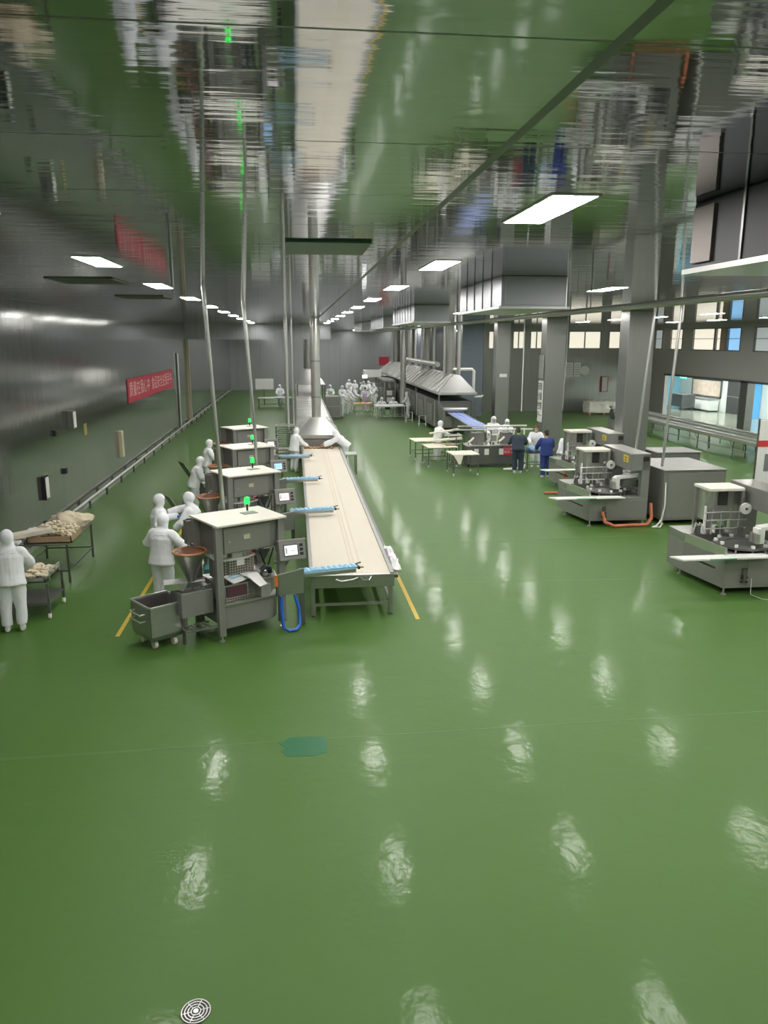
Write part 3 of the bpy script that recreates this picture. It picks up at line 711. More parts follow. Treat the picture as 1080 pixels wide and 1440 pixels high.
# tilted lids / open panels left of machines 2 and 3
for i, (x, y, rz) in enumerate(((-2.5, 18.9, 25), (-2.9, 24.2, 25))):
    t = thing('open_bin', ['steel bin with raised dark lid left of the second filling machine', 'steel bin with raised lid between the two far left workers'][i], 'bin', (x, y, 0), rz, 'bins with raised lids')
    B((-.3, -.3, .12), (.35, .3, .7)).build('tub', STEELD, t, .015)
    B((-.27, -.27, .7), (.32, .27, .71)).build('filling', FILLD, t)
    MB().tube([(-.31, -.31, .71), (.36, -.31, .71), (.36, .31, .71), (-.31, .31, .71), (-.31, -.31, .71)], .015, 6).build('rim', STEELL, t)
    ld = MB().loft([(-.33, -.3, .7), (-.31, -.3, .7), (-.31, .3, .7), (-.33, .3, .7)], [(-.72, -.3, 1.35), (-.7, -.3, 1.35), (-.7, .3, 1.35), (-.72, .3, 1.35)]).build('lid', STEELD, t)
    MB().tube([(-.32, -.31, .7), (-.71, -.31, 1.36)], .014, 6).build('lid_edge', STEELL, ld)
    for q in (-.22, .27):
        for s in (-.22, .22): MB().tube([(q - .02, s, .06), (q + .02, s, .06)], .06, 12).build('wheel', BLACK, t)

# tray rack beside the hood
rk = thing('tray_rack', 'dark steel tray rack beside the worker at the left end of the belt', 'rack', (-.45, 31.4, 0))
for x in (-.36, .36):
    for y in (-.3, .3): B((x - .02, y - .02, .08), (x + .02, y + .02, 1.62)).build('upright', STEELD, rk)
for k in range(10):
    s = MB()
    for x in (-.34, .34): s.box((x - .03, -.3, .22 + k * .15), (x + .03, .3, .235 + k * .15))
    for y in (-.3, .3): s.box((-.36, y - .012, .2 + k * .15), (.36, y + .012, .225 + k * .15))
    s.build('shelf_frame', STEELD, rk)
MB().tube([(-.36, -.3, 1.63), (.36, -.3, 1.63), (.36, .3, 1.63), (-.36, .3, 1.63), (-.36, -.3, 1.63)], .022, 8).build('top_rail', STEELL, rk)
for x in (-.34, .34):
    for y in (-.28, .28): MB().tube([(x - .02, y, .05), (x + .02, y, .05)], .05, 12).build('wheel', BLACK, rk)
for k in range(3):
    tr = B((-.8, 31.14 + .0, .37 + k * .15), (-.1, 31.66, .385 + k * .15)).build('baking_tray', STEELL); tag(tr, 'tray of dough low in the tray rack, %s from the bottom' % ORD[k], 'tray', 'trays in the rack')
    q = MB()
    for a in range(8): q.ball((-.73 + .08 * a + .0, 31.2 + .1 * (a % 2), .385 + k * .15 + .02), (.035, .05, .02), 1)
    q.build('dough_pieces', DOUGH, tr, smooth=True)['kind'] = 'stuff'
sb = thing('side_stand', 'small steel side stand at the right of the belt by the hood', 'stand', (2.05, 29.3, 0))
B((-.22, -.4, .72), (.22, .4, .76)).build('top', STEELL, sb)
for x in (-.19, .19):
    for y in (-.37, .37): B((x - .02, y - .02, 0), (x + .02, y + .02, .72)).build('leg', STEELD, sb)

# ------------------------------------------------------------------ left dough carts
def table_frame(t, w, d, h, m=STEELD, wheels=False, mid=None, top=None, z0=0):
    if top: B((-w / 2, -d / 2, h - .03), (w / 2, d / 2, h)).build('table_top', top, t, .006)
    for x in (-w / 2 + .03, w / 2 - .03):
        for y in (-d / 2 + .03, d / 2 - .03):
            B((x - .02, y - .02, .1 if wheels else 0), (x + .02, y + .02, h - .03)).build('leg', m, t)
            if wheels: MB().tube([(x - .018, y, .055), (x + .018, y, .055)], .055, 16).build('wheel', CREAM, t)
    if mid is not None:
        for y in (-d / 2 + .03, d / 2 - .03): B((-w / 2 + .03, y - .014, mid - .014), (w / 2 - .03, y + .014, mid + .014)).build('stretcher', m, t)
        for x in (-w / 2 + .03, w / 2 - .03): B((x - .014, -d / 2 + .03, mid - .014), (x + .014, d / 2 - .03, mid + .014)).build('stretcher', m, t)
def lumps(cx, cy, z, w, d, n, s=.05, h=.1):
    q = MB()
    for k in range(n):
        u = R.random() * 2 - 1; v = R.random() * 2 - 1
        hh = h * max(0, 1 - (u * u + v * v) * .55) * R.random()
        q.ball((cx + u * w / 2, cy + v * d / 2, z + hh + s * .4), (s * (.7 + R.random() * .7), s * (.6 + R.random() * .5), s * .6), 1)
    return q
t = thing('dough_table', 'dark steel table with sack and dough crate by the left wall', 'table', (-5.35, 17.2, 0))
table_frame(t, 1.1, 2.0, .84, STEELD, False, .25, STEEL)
t2 = thing('dough_cart', 'wheeled steel cart with a tray of torn dough beside the left worker', 'cart', (-5.1, 14.45, 0))
table_frame(t2, 1.1, .95, .7, STEELD, True, .28, None)
B((-.52, -.44, .28), (.52, .44, .3)).build('lower_shelf', STEELD, t2)
MB().tube([(.53, -.3, .7), (.53, -.3, .86), (.53, .3, .86), (.53, .3, .7)], .014, 8).build('push_handle', STEELL, t2)
ty = thing('dough_tray', 'shallow steel tray of torn dough on the wheeled cart', 'tray', (-5.1, 14.4, .7))
B((-.52, -.42, 0), (.5, .42, .02)).build('bottom', STEEL, ty)
for a, b in (((-.52, -.42), (.5, -.4)), ((-.52, .4), (.5, .42)), ((-.52, -.42), (-.5, .42)), ((.48, -.42), (.5, .42))): B((*a, 0), (*b, .08)).build('side', STEEL, ty)
lumps(.1, 0, .05, .76, .7, 130, .06, .14).build('torn_dough', DOUGH, ty, smooth=True)['kind'] = 'stuff'
cr = thing('dough_crate', 'cardboard lined crate heaped with pale dough on the steel table', 'crate', (-5.2, 16.7, .84))
B((-.45, -.4, 0), (.45, .4, .02)).build('bottom', CARD, cr)
for a, b in (((-.45, -.4), (.45, -.38)), ((-.45, .38), (.45, .4)), ((-.45, -.4), (-.43, .4)), ((.43, -.4), (.45, .4))): B((*a, 0), (*b, .14)).build('side', CARD, cr)
lumps(.05, 0, .12, .78, .68, 150, .06, .24).build('dough_heap', DOUGH, cr, smooth=True)['kind'] = 'stuff'
sl = MB().box((-.5, -.12, 0), (.35, .2, .09), Matrix.Translation((-5.5, 16.35, 1.02)) @ Matrix.Rotation(rad(20), 4, 'Z') @ Matrix.Rotation(rad(-6), 4, 'Y')).build('dough_slab', DOUGHW, None, .012); tag(sl, 'pale slab of dough lying across the heaped crate', 'dough slab')
def sack():
    q = MB().ball((0, 0, 0), (.46, .3, .2), 4)
    for v in q.bm.verts:
        n = noise.noise(v.co * 4.5) * .13 + noise.noise(v.co * 12) * .05
        v.co += v.co.normalized() * n; v.co.z = max(v.co.z, -.13)
    return q
s_ = sack().build('flour_sack', mat('sack_cloth', (.66, .58, .42), .8), None, smooth=True); s_.location = (-5.15, 17.85, .97); s_.rotation_euler[2] = rad(25); tag(s_, 'cream cloth sack slumped on the far end of the steel table', 'sack')
def rag(nm, label, cat, loc, r, m, seed):
    q = MB().grid(14, 14, lambda u, v: ((u - .5) * r, (v - .5) * r * .7, .02 + .09 * abs(noise.noise((u * 3, v * 3, seed)))))
    o = q.build(nm, m, None, smooth=True); o.location = loc; tag(o, label, cat); z = o.modifiers.new('thick', 'SOLIDIFY'); z.thickness = .012
rag('white_rag', 'crumpled white cloth behind the dough crate at the left wall', 'cloth', (-5.72, 17.5, .85), .5, WHITEC, 2)
rag('dark_cloth', 'dark navy cloth lying beside the cream sack', 'cloth', (-5.68, 18.0, .85), .4, NAVY, 5)
wt = thing('work_bench', 'steel bench with papers at the left edge behind the worker', 'bench', (-6.0, 15.6, 0))
table_frame(wt, .7, 1.4, .95, STEELD, False, .3, STEEL)
for k in range(3):
    o = B((-6.25 + .12 * k, 15.2 + .3 * k, .95), (-5.85 + .1 * k, 15.42 + .3 * k, .975 + .01 * k)).build('paper_sheet', PAPER, None); tag(o, 'white sheet lying on the bench at the left edge, %s from the viewer' % ORD[k], 'paper', 'sheets on the bench')

# ------------------------------------------------------------------ right rotary machines
def rotary_machine():
    t = thing('rotary_machine', 'x', 'machine')
    MB().prism([(0, 0), (1.66, 0), (1.66, 2.0), (-.2, 2.0), (-.2, 1.3)], .14, .78).build('base_cabinet', GREYC, t, .012)
    B((.48, -.012, .2), (1.6, 0, .7)).build('front_door', GREYC, t, .006)
    for x, y in ((.06, .06), (1.58, .06), (-.12, 1.5), (1.58, 1.9)):
        MB().lathe([(.06, 0), (.06, .02), (.02, .035), (.02, .15)], (x, y, 0), 12).build('levelling_foot', STEELL, t, smooth=True)
    MB().prism([(-.01, 0), (.02, 0), (-.17, 1.3), (-.2, 1.3)], .78, .98).build('left_guard', STEELL, t)
    B((-.2, 1.28, .78), (.9, 2.0, .96)).build('rear_deck', STEEL, t, .01)
    pk = MB().prism([(-1.14, .06), (-1.0, -.22), (.92, -.22), (.8, .06)], .80, .835).build('infeed_plank', WHITEP, t, .006)
    B((-.45, -.232, .805), (.1, -.218, .83)).build('green_strip', mat('green_tape', (.05, .42, .17), .5), pk)
    MB().tube([(-.7, -.05, .8), (-.15, .1, .55)], .02, 8).build('plank_bracket', STEELD, t)
    MB().tube([(.42, -.03, .55), (.42, -.03, .3)], .05, 10).build('air_valve', STEELD, t, smooth=True)
    k = MB()
    for q in range(7): k.ball((.36 + .05 * (q % 3), -.05, .28 + .06 * (q // 3) + .03 * (q % 2)), .028, 1)
    k.build('fittings', BLACK, t)
    # rotary table with clamps
    rt = MB().lathe([(.5, .84), (.55, .86), (.55, .9), (.3, .92), (.3, .9)], (.72, .66, 0), 32).build('rotary_table', STEELD, t, smooth=True)
    MB().lathe([(.2, .78), (.2, .85)], (.72, .66, 0), 20).build('spindle', STEEL, t)
    for k in range(10):
        a = k * math.pi / 5 + .2; x = .72 + .5 * math.cos(a); y = .66 + .5 * math.sin(a)
        MB().box((-.035, -.03, .9), (.035, .03, .96), Matrix.Translation((x, y, 0)) @ Matrix.Rotation(a, 4, 'Z')).build('clamp', WHITEP, t, .006)
        MB().tube([(x, y, .78), (x, y, .86)], .022, 8).build('clamp_pin', STEELL, t)
    sw = [((.36 if k % 2 else .26) * math.cos(k * math.pi / 10) + 1.3, (.36 if k % 2 else .26) * math.sin(k * math.pi / 10) + .62) for k in range(20)]
    MB().prism(sw, .88, .91).build('star_wheel', STEELD, t)
    # tower
    tw = MB().prism([(.22, 1.18), (1.0, 1.18), (1.04, 1.3), (1.04, 1.85), (.22, 1.85)], 1.88, 1.94).build('tower_top', CREAM, t, .008)
    for x, y in ((.27, 1.22), (.98, 1.22), (.27, 1.8), (.98, 1.8)): B((x - .035, y - .035, .96), (x + .035, y + .035, 1.9)).build('tower_post', STEEL, t)
    B((.3, 1.5, 1.2), (.95, 1.8, 1.88)).build('tower_back', STEELL, t, .01)
    B((.6, 1.46, 1.52), (.8, 1.5, 1.82)).build('tower_window', DARKR, t)
    for z in (1.1, 1.28, 1.45): MB().tube([(.1, 1.1, z), (1.05, 1.1, z)], .014, 8).build('guide_rod', STEELL, t)
    for x in (.3, .5, .7, .9): MB().tube([(x, 1.14, .96), (x, 1.14, 1.5)], .013, 6).build('guide_rod', STEELL, t)
    for q in range(12):
        x = .05 + R.random() * .9; y = 1.0 + R.random() * .4; z = .96
        MB().tube([(x, y, z), (x, y, z + .08 + .15 * R.random())], .02 + .025 * R.random(), 8).build('fitting', STEELD, t)
    k = MB()
    for q in range(4):
        a = q * .09; k.tube([(.0 + a, 1.3, 1.0), (.02 + a, 1.28, 1.2), (.1 + a, 1.25, 1.12), (.12 + a, 1.2, .98)], .012, 6)
    k.build('looped_hose', PAPER, t, smooth=True)
    rl_ = MB().tube([(1.0, 1.12, 1.52), (1.0, 1.06, 1.52)], .12, 24).build('film_reel', WHITEP, t)
    MB().tube([(1.0, 1.06, 1.52), (1.0, 1.04, 1.52)], .03, 12).build('reel_hub', STEELD, rl_); MB().tube([(1.0, 1.2, 1.75), (1.0, 1.12, 1.52)], .015, 6).build('reel_arm', STEELD, t)
    MB().tube([(.2, 1.25, .95), (.2, 1.25, 1.55)], .03, 10).build('air_tube', WHITEP, t)
    # white transfer arm with dark box
    B((1.05, .3, 1.02), (1.5, .75, 1.2)).build('arm_box', STEELD, t, .015)
    ar = MB().loft([(.82, .2, 1.25), (.82, .42, 1.25), (.82, .42, 1.33), (.82, .2, 1.33)], [(1.7, .3, 1.3), (1.7, .6, 1.3), (1.7, .6, 1.37), (1.7, .3, 1.37)]).build('transfer_arm', WHITEP, t, .02)
    B((.76, .2, .98), (.92, .4, 1.3)).build('arm_head', WHITEP, ar, .02); B((1.5, .35, .95), (1.6, .5, 1.32)).build('arm_stand', WHITEP, ar, .012)
    k = MB()
    for q in range(4): k.box((.7, .14 + q * .07, 1.0), (.78, .17 + q * .07, 1.2))
    k.build('arm_fins', STEELL, ar)
    # post and long beam
    B((1.44, .0, .78), (1.66, .2, 1.96)).build('front_post', GREYC, t, .01)
    bm_ = B((1.12, .0, 1.52), (1.66, 1.95, 1.97)).build('head_beam', GREYC, t, .012)
    B((1.105, .2, 1.72), (1.12, .5, 1.9)).build('warning_sticker', YSTICK, bm_)
    k = MB(); k.box((1.1, .24, 1.76), (1.106, .46, 1.78)); k.box((1.1, .24, 1.83), (1.106, .46, 1.85)); k.box((1.1, .33, 1.74), (1.106, .36, 1.88)); k.build('sticker_mark', mat('sticker_ink', (.28, .2, .02), .6), bm_)
    B((1.12, 0, 1.97), (1.66, 1.95, 1.985)).build('beam_top', STEELL, bm_)
    B((1.45, -.01, 1.78), (1.62, 0, 1.9)).build('beam_socket', BLACK, bm_)
    B((1.2, 1.6, .78), (1.6, 1.95, 1.52)).build('rear_post', GREYC, t, .01)
    k = MB()
    k.tube([(1.76 + .05 * math.cos(a * .7), .5 + .05 * math.sin(a * .7), .1 + a * .012) for a in range(80)], .012, 5)
    k.build('coiled_hose', mat('brown_hose', (.30, .10, .07), .5), t)
    return t
rm = rotary_machine()
RG = 'rotary packing machines on the right'
place(rm, (7.9, 19.8, 0), 0, 'grey rotary packing machine in the middle of the right side, orange hose at its foot', RG)
place(copy_tree(rm, skip=('coiled_hose',)), (8.4, 13.85, 0), 0, 'grey rotary packing machine cut by the right edge of the picture, nearest the viewer', RG)
place(copy_tree(rm, skip=('coiled_hose',)), (9.1, 24.3, 0), 0, 'farthest grey rotary packing machine, behind the one with the orange hose', RG)
for pts, lab in (([(8.25, 19.72, .42), (8.3, 19.62, .15), (8.55, 19.55, .05), (9.0, 19.6, .05), (9.5, 19.62, .05), (9.66, 19.7, .2), (9.68, 19.85, .6)], 'orange corrugated hose along the foot of the middle rotary machine'),
                 ([(8.1, 24.25, .06), (8.9, 24.15, .06), (9.25, 24.2, .12), (9.35, 24.28, .5)], 'orange corrugated hose lying before the farthest rotary machine'),
                 ([(8.75, 24.25, .06), (8.8, 24.4, .4), (8.9, 24.5, .8)], 'orange hose rising to the plank of the farthest rotary machine')):
    p = [Vector(q) for q in pts]; fine = []
    for a, b in zip(p, p[1:]):
        n = max(2, int((b - a).length / .02)); fine += [a.lerp(b, i / n) for i in range(n)]
    fine.append(p[-1])
    tag(MB().tube(fine, [.048 if i % 2 else .037 for i in range(len(fine))], 10).build('corrugated_hose', REDHOSE), lab, 'hose')
hs = MB().tube([(9.98, 19.68, 1.2), (9.97, 19.6, .6), (9.85, 19.5, .2), (9.7, 19.45, .05), (9.55, 19.4, .03), (9.75, 19.35, .03), (9.85, 19.45, .1), (9.8, 19.5, .2)], .022, 8).build('pale_cable', PAPER, None, smooth=True)
tag(hs, 'pale cable hanging in loops at the corner of the big grey cabinet', 'cable')
wi = MB().tube([(8.95, 13.78, .35), (8.95, 13.76, .03), (9.05, 13.5, .01), (9.3, 13.4, .01), (9.2, 13.2, .01), (9.4, 13.25, .01)], .008, 6).build('thin_cable', PAPER); tag(wi, 'thin pale cable trailing on the floor before the nearest rotary machine', 'cable')
def cabinet(label, x0, x1, y0, y1, h, m=GREYC):
    c = thing('control_cabinet', label, 'cabinet', (x0, y0, 0))
    w, d = x1 - x0, y1 - y0
    B((0, 0, .12), (w, d, h)).build('body', m, c, .015)
    B((-.02, -.03, h), (w + .02, d + .02, h + .03)).build('top_cover', STEEL, c, .006)
    B((.12, -.02, .18), (w - .08, 0, h - .06)).build('door', m, c, .006)
    for x in (.1, w - .1):
        for y in (.1, d - .1): MB().lathe([(.06, 0), (.06, .02), (.02, .04), (.02, .13)], (x, y, 0), 10).build('foot', STEELL, c)
    return c
cabinet('big grey cabinet between the middle and nearest rotary machines', 9.95, 11.75, 19.75, 21.9, 1.5)
cabinet('dark grey cabinet behind the big grey one, below the roller conveyor', 11.8, 13.3, 24.0, 25.2, 1.35, GREYP)
k = MB()
for q in range(10): k.box((10.9 + .2 * (q % 5), 23.0 + .25 * (q // 5), 1.38), (11.05 + .2 * (q % 5), 23.15 + .25 * (q // 5), 1.42))
ct = thing('low_grey_bench', 'low grey bench of parts behind the middle rotary machine', 'bench', (10.9, 22.4, 0)); B((-.9, 0, .1), (.15, 1.2, .9)).build('body', GREYP, ct)
for q in range(6): B((-.8 + .3 * (q % 3), .15 + .4 * (q // 3), .9), (-.6 + .3 * (q % 3), .4 + .4 * (q // 3), .94)).build('part_box', STEELL, ct)
for x in (-.8, .05): B((x - .04, .1, 0), (x + .04, .18, .1)).build('leg', STEELD, ct)
k.bm.free()
# roll up sign on the nearest machine's beam
rs = thing('display_sign', 'white display board with red top at the right edge, above the nearest machine', 'sign', (10.75, 16.3, 0), 0)
B((-.35, 0, 0), (.35, .25, .06)).build('base', STEELD, rs); B((-.32, .1, .06), (-.29, .13, 3.25)).build('side_post', STEELD, rs); B((.3, .1, .06), (.33, .13, 3.25)).build('side_post', STEELD, rs)
B((-.3, .1, 1.75), (.3, .12, 3.2)).build('board', WHITEP, rs); B((-.3, .09, 2.62), (.3, .1, 2.76)).build('red_band', mat('sign_red', (.6, .05, .05), .5), rs); B((-.1, .09, 2.05), (.25, .1, 2.45)).build('dark_print', mat('print_grey', (.2, .2, .21), .6), rs)

# roller conveyors at the right
def roller(label, x, y0, y1):
    t = thing('roller_conveyor', label, 'conveyor', (x, y0, 0), 0, 'roller conveyors on the right')
    L = y1 - y0
    for s in (-.35, .35): B((s - .04, 0, .72), (s + .04, L, .86)).build('side_rail', STEELL, t, .008)
    B((-.31, 0, .74), (.31, L, .8)).build('roller_bed', STEELD, t)
    q = MB()
    for a in range(int(L / .28)): q.tube([(-.3, .1 + a * .28, .81), (.3, .1 + a * .28, .81)], .035, 8)
    q.build('roller', STEELL, t)
    for a in range(int(L / 3)):
        y = .8 + a * 3
        for s in (-.3, .3):
            MB().tube([(s, y, 0), (s, y, .4), (s * .9, y, .72)], .03, 8).build('leg', STEELD, t); MB().tube([(s, y, .4), (s, y + .3, .72)], .02, 6).build('brace', STEELD, t)
    MB().tube([(-.3, .8, .38), (-.3, L - .8, .38)], .015, 6).build('tie_bar', STEEL, t)
    return t
roller('roller conveyor with shiny rails in front of the bright side room, the nearer of two', 19.1, 27.5, 44)
roller('roller conveyor with shiny rails in front of the bright side room, the farther of two', 20.5, 29, 48)
mo = thing('drive_motor', 'dark round drive unit at the far end of the roller conveyors', 'motor', (18.3, 42.5, 0))
B((-.4, -.3, .0), (.4, .3, .55)).build('plinth', GREYC, mo); MB().tube([(-.35, 0, .85), (.45, 0, .85)], .32, 18).build('motor_body', STEELD, mo, smooth=True); B((-.2, -.2, 1.1), (.3, .2, 1.5)).build('white_cover', WHITEP, mo, .03)
# pallet of white sacks
pl = thing('wooden_pallet', 'pallet carrying the wrapped white stack by the far right wall', 'pallet', (21.0, 51.5, 0))
for q in range(5): B((-1.1, -.55 + q * .26, .1), (1.1, -.4 + q * .26, .13)).build('deck_board', CARD, pl)
for x in (-1, 0, 1): B((x - .06, -.55, 0), (x + .06, .64, .1)).build('bearer', CARD, pl)
def stack():
    q = MB().grid(40, 14, lambda u, v: (0, 0, 0)); q.bm.clear()
    q.box((-1.08, -.55, 0), (1.08, .6, .75)); bmesh.ops.subdivide_edges(q.bm, edges=q.bm.edges[:], cuts=14, use_grid_fill=True)
    for v in q.bm.verts: v.co += Vector((noise.noise(v.co * 3), noise.noise(v.co * 3 + Vector((5, 0, 0))), noise.noise(v.co * 4 + Vector((0, 9, 0))))) * .09
    for v in q.bm.verts: v.co.z = max(v.co.z, 0)
    return q
s2 = stack().build('wrapped_stack', mat('pale_sacks', (.70, .68, .60), .8), None, smooth=True); s2.location = (21.0, 51.5, .13); tag(s2, 'long white plastic wrapped stack on a pallet by the far right wall', 'stack')
# notices and cabinet on the far right wall
for i, (x, w) in enumerate(((19.45, .56), (20.05, .48))):
    o = thing('wall_notice', 'white notice sheet on the far right wall, %s' % ('larger left one of the three' if i == 0 else 'middle one of the three'), 'notice', (x, YP, 2.92), 0, 'notices on the far wall')
    B((-w / 2, -.03, -.5), (w / 2, 0, .5)).build('sheet', PAPER, o)
    q = MB()
    for r in range(5): q.box((-w * .35, -.034, .3 - r * .16), (w * .35, -.03, .34 - r * .16))
    q.build('printed_lines', mat('faint_ink', (.4, .4, .38), .7), o)
o = MB().tube([(20.62, YP - .03, 2.86), (20.62, YP, 2.86)], .34, 24).build('wall_notice', PAPER); tag(o, 'rounded white notice on the far right wall, rightmost of the three', 'notice', 'notices on the far wall')
fb = thing('fire_box', 'slim red and white fire box on the far right wall above the pallet', 'box', (24.5, 50.0, 0)); fb.location = (22.1, YP - .01, 1.9); fb.rotation_euler[2] = rad(180)
B((-.25, 0, -.55), (.25, .18, .55)).build('housing', mat('fire_red', (.45, .1, .1), .5), fb); B((-.17, .18, -.5), (.22, .19, .5)).build('door', PAPER, fb)
# pillar signs
ps = thing('pillar_sign', 'tall white sign with dark characters on the side of the second pillar', 'sign', (10.74, 33.35, 2.35))
B((0, -.3, -.9), (.04, .3, .9)).build('board', PAPER, ps)
for k, s in enumerate(('安全生产', '质量第一')):
    for q, ch in enumerate(s):
        text_mesh('lettering', ch, .36, INK, Matrix.Translation((-.004, .14 - .28 * k, .62 - .42 * q)) @ Matrix.Rotation(rad(-90), 4, 'Z') @ Matrix.Rotation(rad(90), 4, 'X'), ps)
tag(B((10.72, 33.12, 3.35), (10.78, 33.6, 4.35)).build('pillar_plate', STEELL), 'plain pale steel plate above the white sign on the second pillar', 'plate')
tag(B((11.05, 41.46, 3.02), (11.45, 41.49, 3.2)).build('pillar_label', PAPER), 'small white label on the most distant of the steel pillars', 'label')

# ------------------------------------------------------------------ second oven line
ov = thing('oven_line', 'big tunnel oven under the long hipped hood on the right', 'oven', (8.65, 41, 0))
B((-1.0, .6, .25), (.95, 31, 1.75)).build('body', STEELD, ov, .03)
MB().loft([(-.8, 0, .35), (.6, 0, .35), (.6, 0, 1.35), (-.8, 0, 1.35)], [(-.95, .7, .3), (.9, .7, .3), (.9, .7, 1.75), (-.95, .7, 1.75)]).build('entry_housing', GREYC, ov, .02)
MB().tube([(-.75, .05, 1.32), (.55, .05, 1.32)], .14, 16).build('rounded_lip', STEEL, ov, smooth=True)
B((-.65, -.02, .98), (.45, .02, 1.22)).build('entry_opening', DARKR, ov)
for k in range(9):
    B((-1.03, 1.2 + k * 3.2, .35), (-1.0, 1.4 + k * 3.2, 1.7)).build('side_rib', STEELL, ov); B((-1.04, 2.0 + k * 3.2, .5), (-1.0, 3.6 + k * 3.2, 1.45)).build('side_door', GREYC, ov, .01)
    for s in (-.95, .85): B((s - .05, 1 + k * 3.2, 0), (s + .05, 1.12 + k * 3.2, .25)).build('leg', STEELD, ov)
for s in (-.75, .5): B((s - .04, .05, 0), (s + .04, .13, .35)).build('leg', STEELD, ov)
hh = thing('extraction_hood', 'long hipped steel hood with ribbed slopes over the right oven', 'hood', (8.65, 41, 0))
MB().loft([(-1.03, 0, 2.22), (1.05, 0, 2.22), (1.05, 31, 2.22), (-1.03, 31, 2.22)], [(.0, 1.6, 3.1), (.45, 1.6, 3.1), (.45, 30, 3.1), (.0, 30, 3.1)]).build('canopy', mat('hood_steel', (.34, .34, .335), .5, .4, var=.08), hh, .01)
B((-1.05, -.02, 2.12), (1.07, .02, 2.24)).build('skirt', STEELL, hh); B((-1.05, 0, 2.12), (-1.01, 31, 2.24)).build('skirt', STEELL, hh); B((1.03, 0, 2.12), (1.07, 31, 2.24)).build('skirt', STEELL, hh)
for k in range(24):
    y0 = .6 + k * 1.25; t0 = min(1, max(0, 0 if k else .4))
    MB().tube([(-1.04, y0, 2.25), (-.02, max(1.6, min(30, y0 + .0)), 3.12)], .045, 6).build('slope_rib', mat('rib_paint', (.62, .61, .58), .6), hh)
for y in (2.0, 10, 18, 26):
    MB().tube([(.2, y + 1.2, 3.05), (.2, y + 1.2, CEIL)], .3, 18).build('flue', STEEL, hh, smooth=True); MB().tube([(.62, y + .8, 2.9), (.62, y + .8, CEIL)], .11, 12).build('thin_flue', STEELL, hh, smooth=True); MB().tube([(-.2, y + .9, 2.95), (-.2, y + .9, CEIL)], .07, 12).build('thin_flue', STEELL, hh, smooth=True)
MB().tube([(.3, 3.0, 3.35), (1.45, 3.0, 3.35), (1.55, 3.0, 3.25), (1.55, 3.0, 2.1)], .09, 12).build('elbow_pipe', WHITEP, hh, smooth=True)
MB().tube([(-.1, 5.5, 3.55), (-.1, 18, 3.55)], .16, 12).build('header_pipe', STEELL, hh, smooth=True)
for s in (-1.0, 1.02):
    for y in (.1, 8, 16, 24, 30.5): B((s - .04, y - .04, 0), (s + .04, y + .04, 2.14)).build('leg', STEELD, hh)
MB().tube([(.95, .1, 2.0), (1.35, .1, 2.0), (1.4, .1, 2.1)], .06, 10).build('white_spout', WHITEP, hh, smooth=True)
ib = thing('sloping_conveyor', 'violet blue conveyor belt sloping down out of the right oven', 'conveyor', (8.55, 41, 0))
MB().loft([(-.42, .1, 1.12), (.4, .1, 1.12), (.4, .1, 1.17), (-.42, .1, 1.17)], [(-.3, -5.6, .92), (.5, -5.6, .92), (.5, -5.6, .97), (-.3, -5.6, .97)]).build('belt', BLUEV, ib)
for x0, x1 in ((-.42, -.3), (.4, .5)): MB().tube([(x0, .1, 1.16), (x1, -5.6, .96)], .035, 8).build('side_rail', STEELL, ib)
for x0 in (-.12, .15): MB().tube([(x0, .05, 1.175), (x0 + .11, -5.55, .975)], .014, 6).build('belt_line', WHITEP, ib)
for y in (-1, -5): 
    for x in (-.34, .42): B((x - .03, y - .03, 0), (x + .03, y + .03, .95)).build('leg', STEELD, ib)
sp = thing('standing_flue', 'thick steel pipe standing on the floor left of the ribbed hood', 'pipe', (7.15, 51.5, 0))
MB().tube([(0, 0, .8), (0, 0, CEIL - .001)], .19, 16).build('pipe', STEELL, sp, smooth=True); B((-.35, -.3, 0), (.3, .3, .85)).build('pump_box', STEELD, sp, .03); MB().tube([(.2, -.25, .5), (.3, -.5, .3)], .08, 10).build('valve', STEELD, sp)
for q, (x, y, h) in enumerate(((7.0, 47.6, .62), (7.45, 45.2, .62))):
    o = thing('small_stand', 'small white tube stand on the floor beside the right oven, %s' % ('farther' if q == 0 else 'nearer'), 'stand', (x, y, 0))
    MB().tube([(-.2, 0, 0), (-.2, 0, h), (.2, 0, h), (.2, 0, 0)], .03, 8).build('frame', WHITEP, o); MB().tube([(-.2, 0, .1), (-.2, .4, .1), (.2, .4, .1), (.2, 0, .1)], .02, 6).build('foot_rail', WHITEP, o)

# depositor machine in the centre right
dp = thing('depositing_machine', 'dark grey depositing machine with white rails behind the dough carts', 'machine', (6.75, 30, 0))
B((0, 0, .12), (1.95, .9, .84)).build('base_cabinet', STEELD, dp, .015)
B((-.03, -.04, .84), (2.0, .95, .88)).build('worktop', STEELL, dp, .006)
for x in (.3, .72, 1.32): B((x, -.012, .5), (x + .18, 0, .74)).build('label_plate', PAPER, dp)
for x in (.1, 1.85):
    for y in (.1, .8): MB().tube([(x - .02, y, .06), (x + .02, y, .06)], .06, 12).build('wheel', BLACK, dp)
rs_ = B((1.5, -.03, .46), (1.92, -.012, .86)).build('red_sign', REDB, dp)
text_mesh('lettering', '小心机\n械伤人', .13, PINKT, Matrix.Translation((1.71, -.034, .66)) @ Matrix.Rotation(rad(90), 4, 'X'), rs_)
B((.28, .2, .88), (.72, .7, 1.35)).build('left_head', GREYP, dp, .01); B((1.5, .2, .88), (1.9, .7, 1.35)).build('right_head', GREYP, dp, .01)
mp = B((.98, .15, .98), (1.28, .25, 1.3)).build('monitor', WHITEP, dp, .01); B((1.02, .14, 1.03), (1.24, .15, 1.26)).build('screen', mat('grey_screen', (.3, .3, .3), .3), mp); B((1.1, .2, .88), (1.16, .26, 1.0)).build('stand', STEELD, mp)
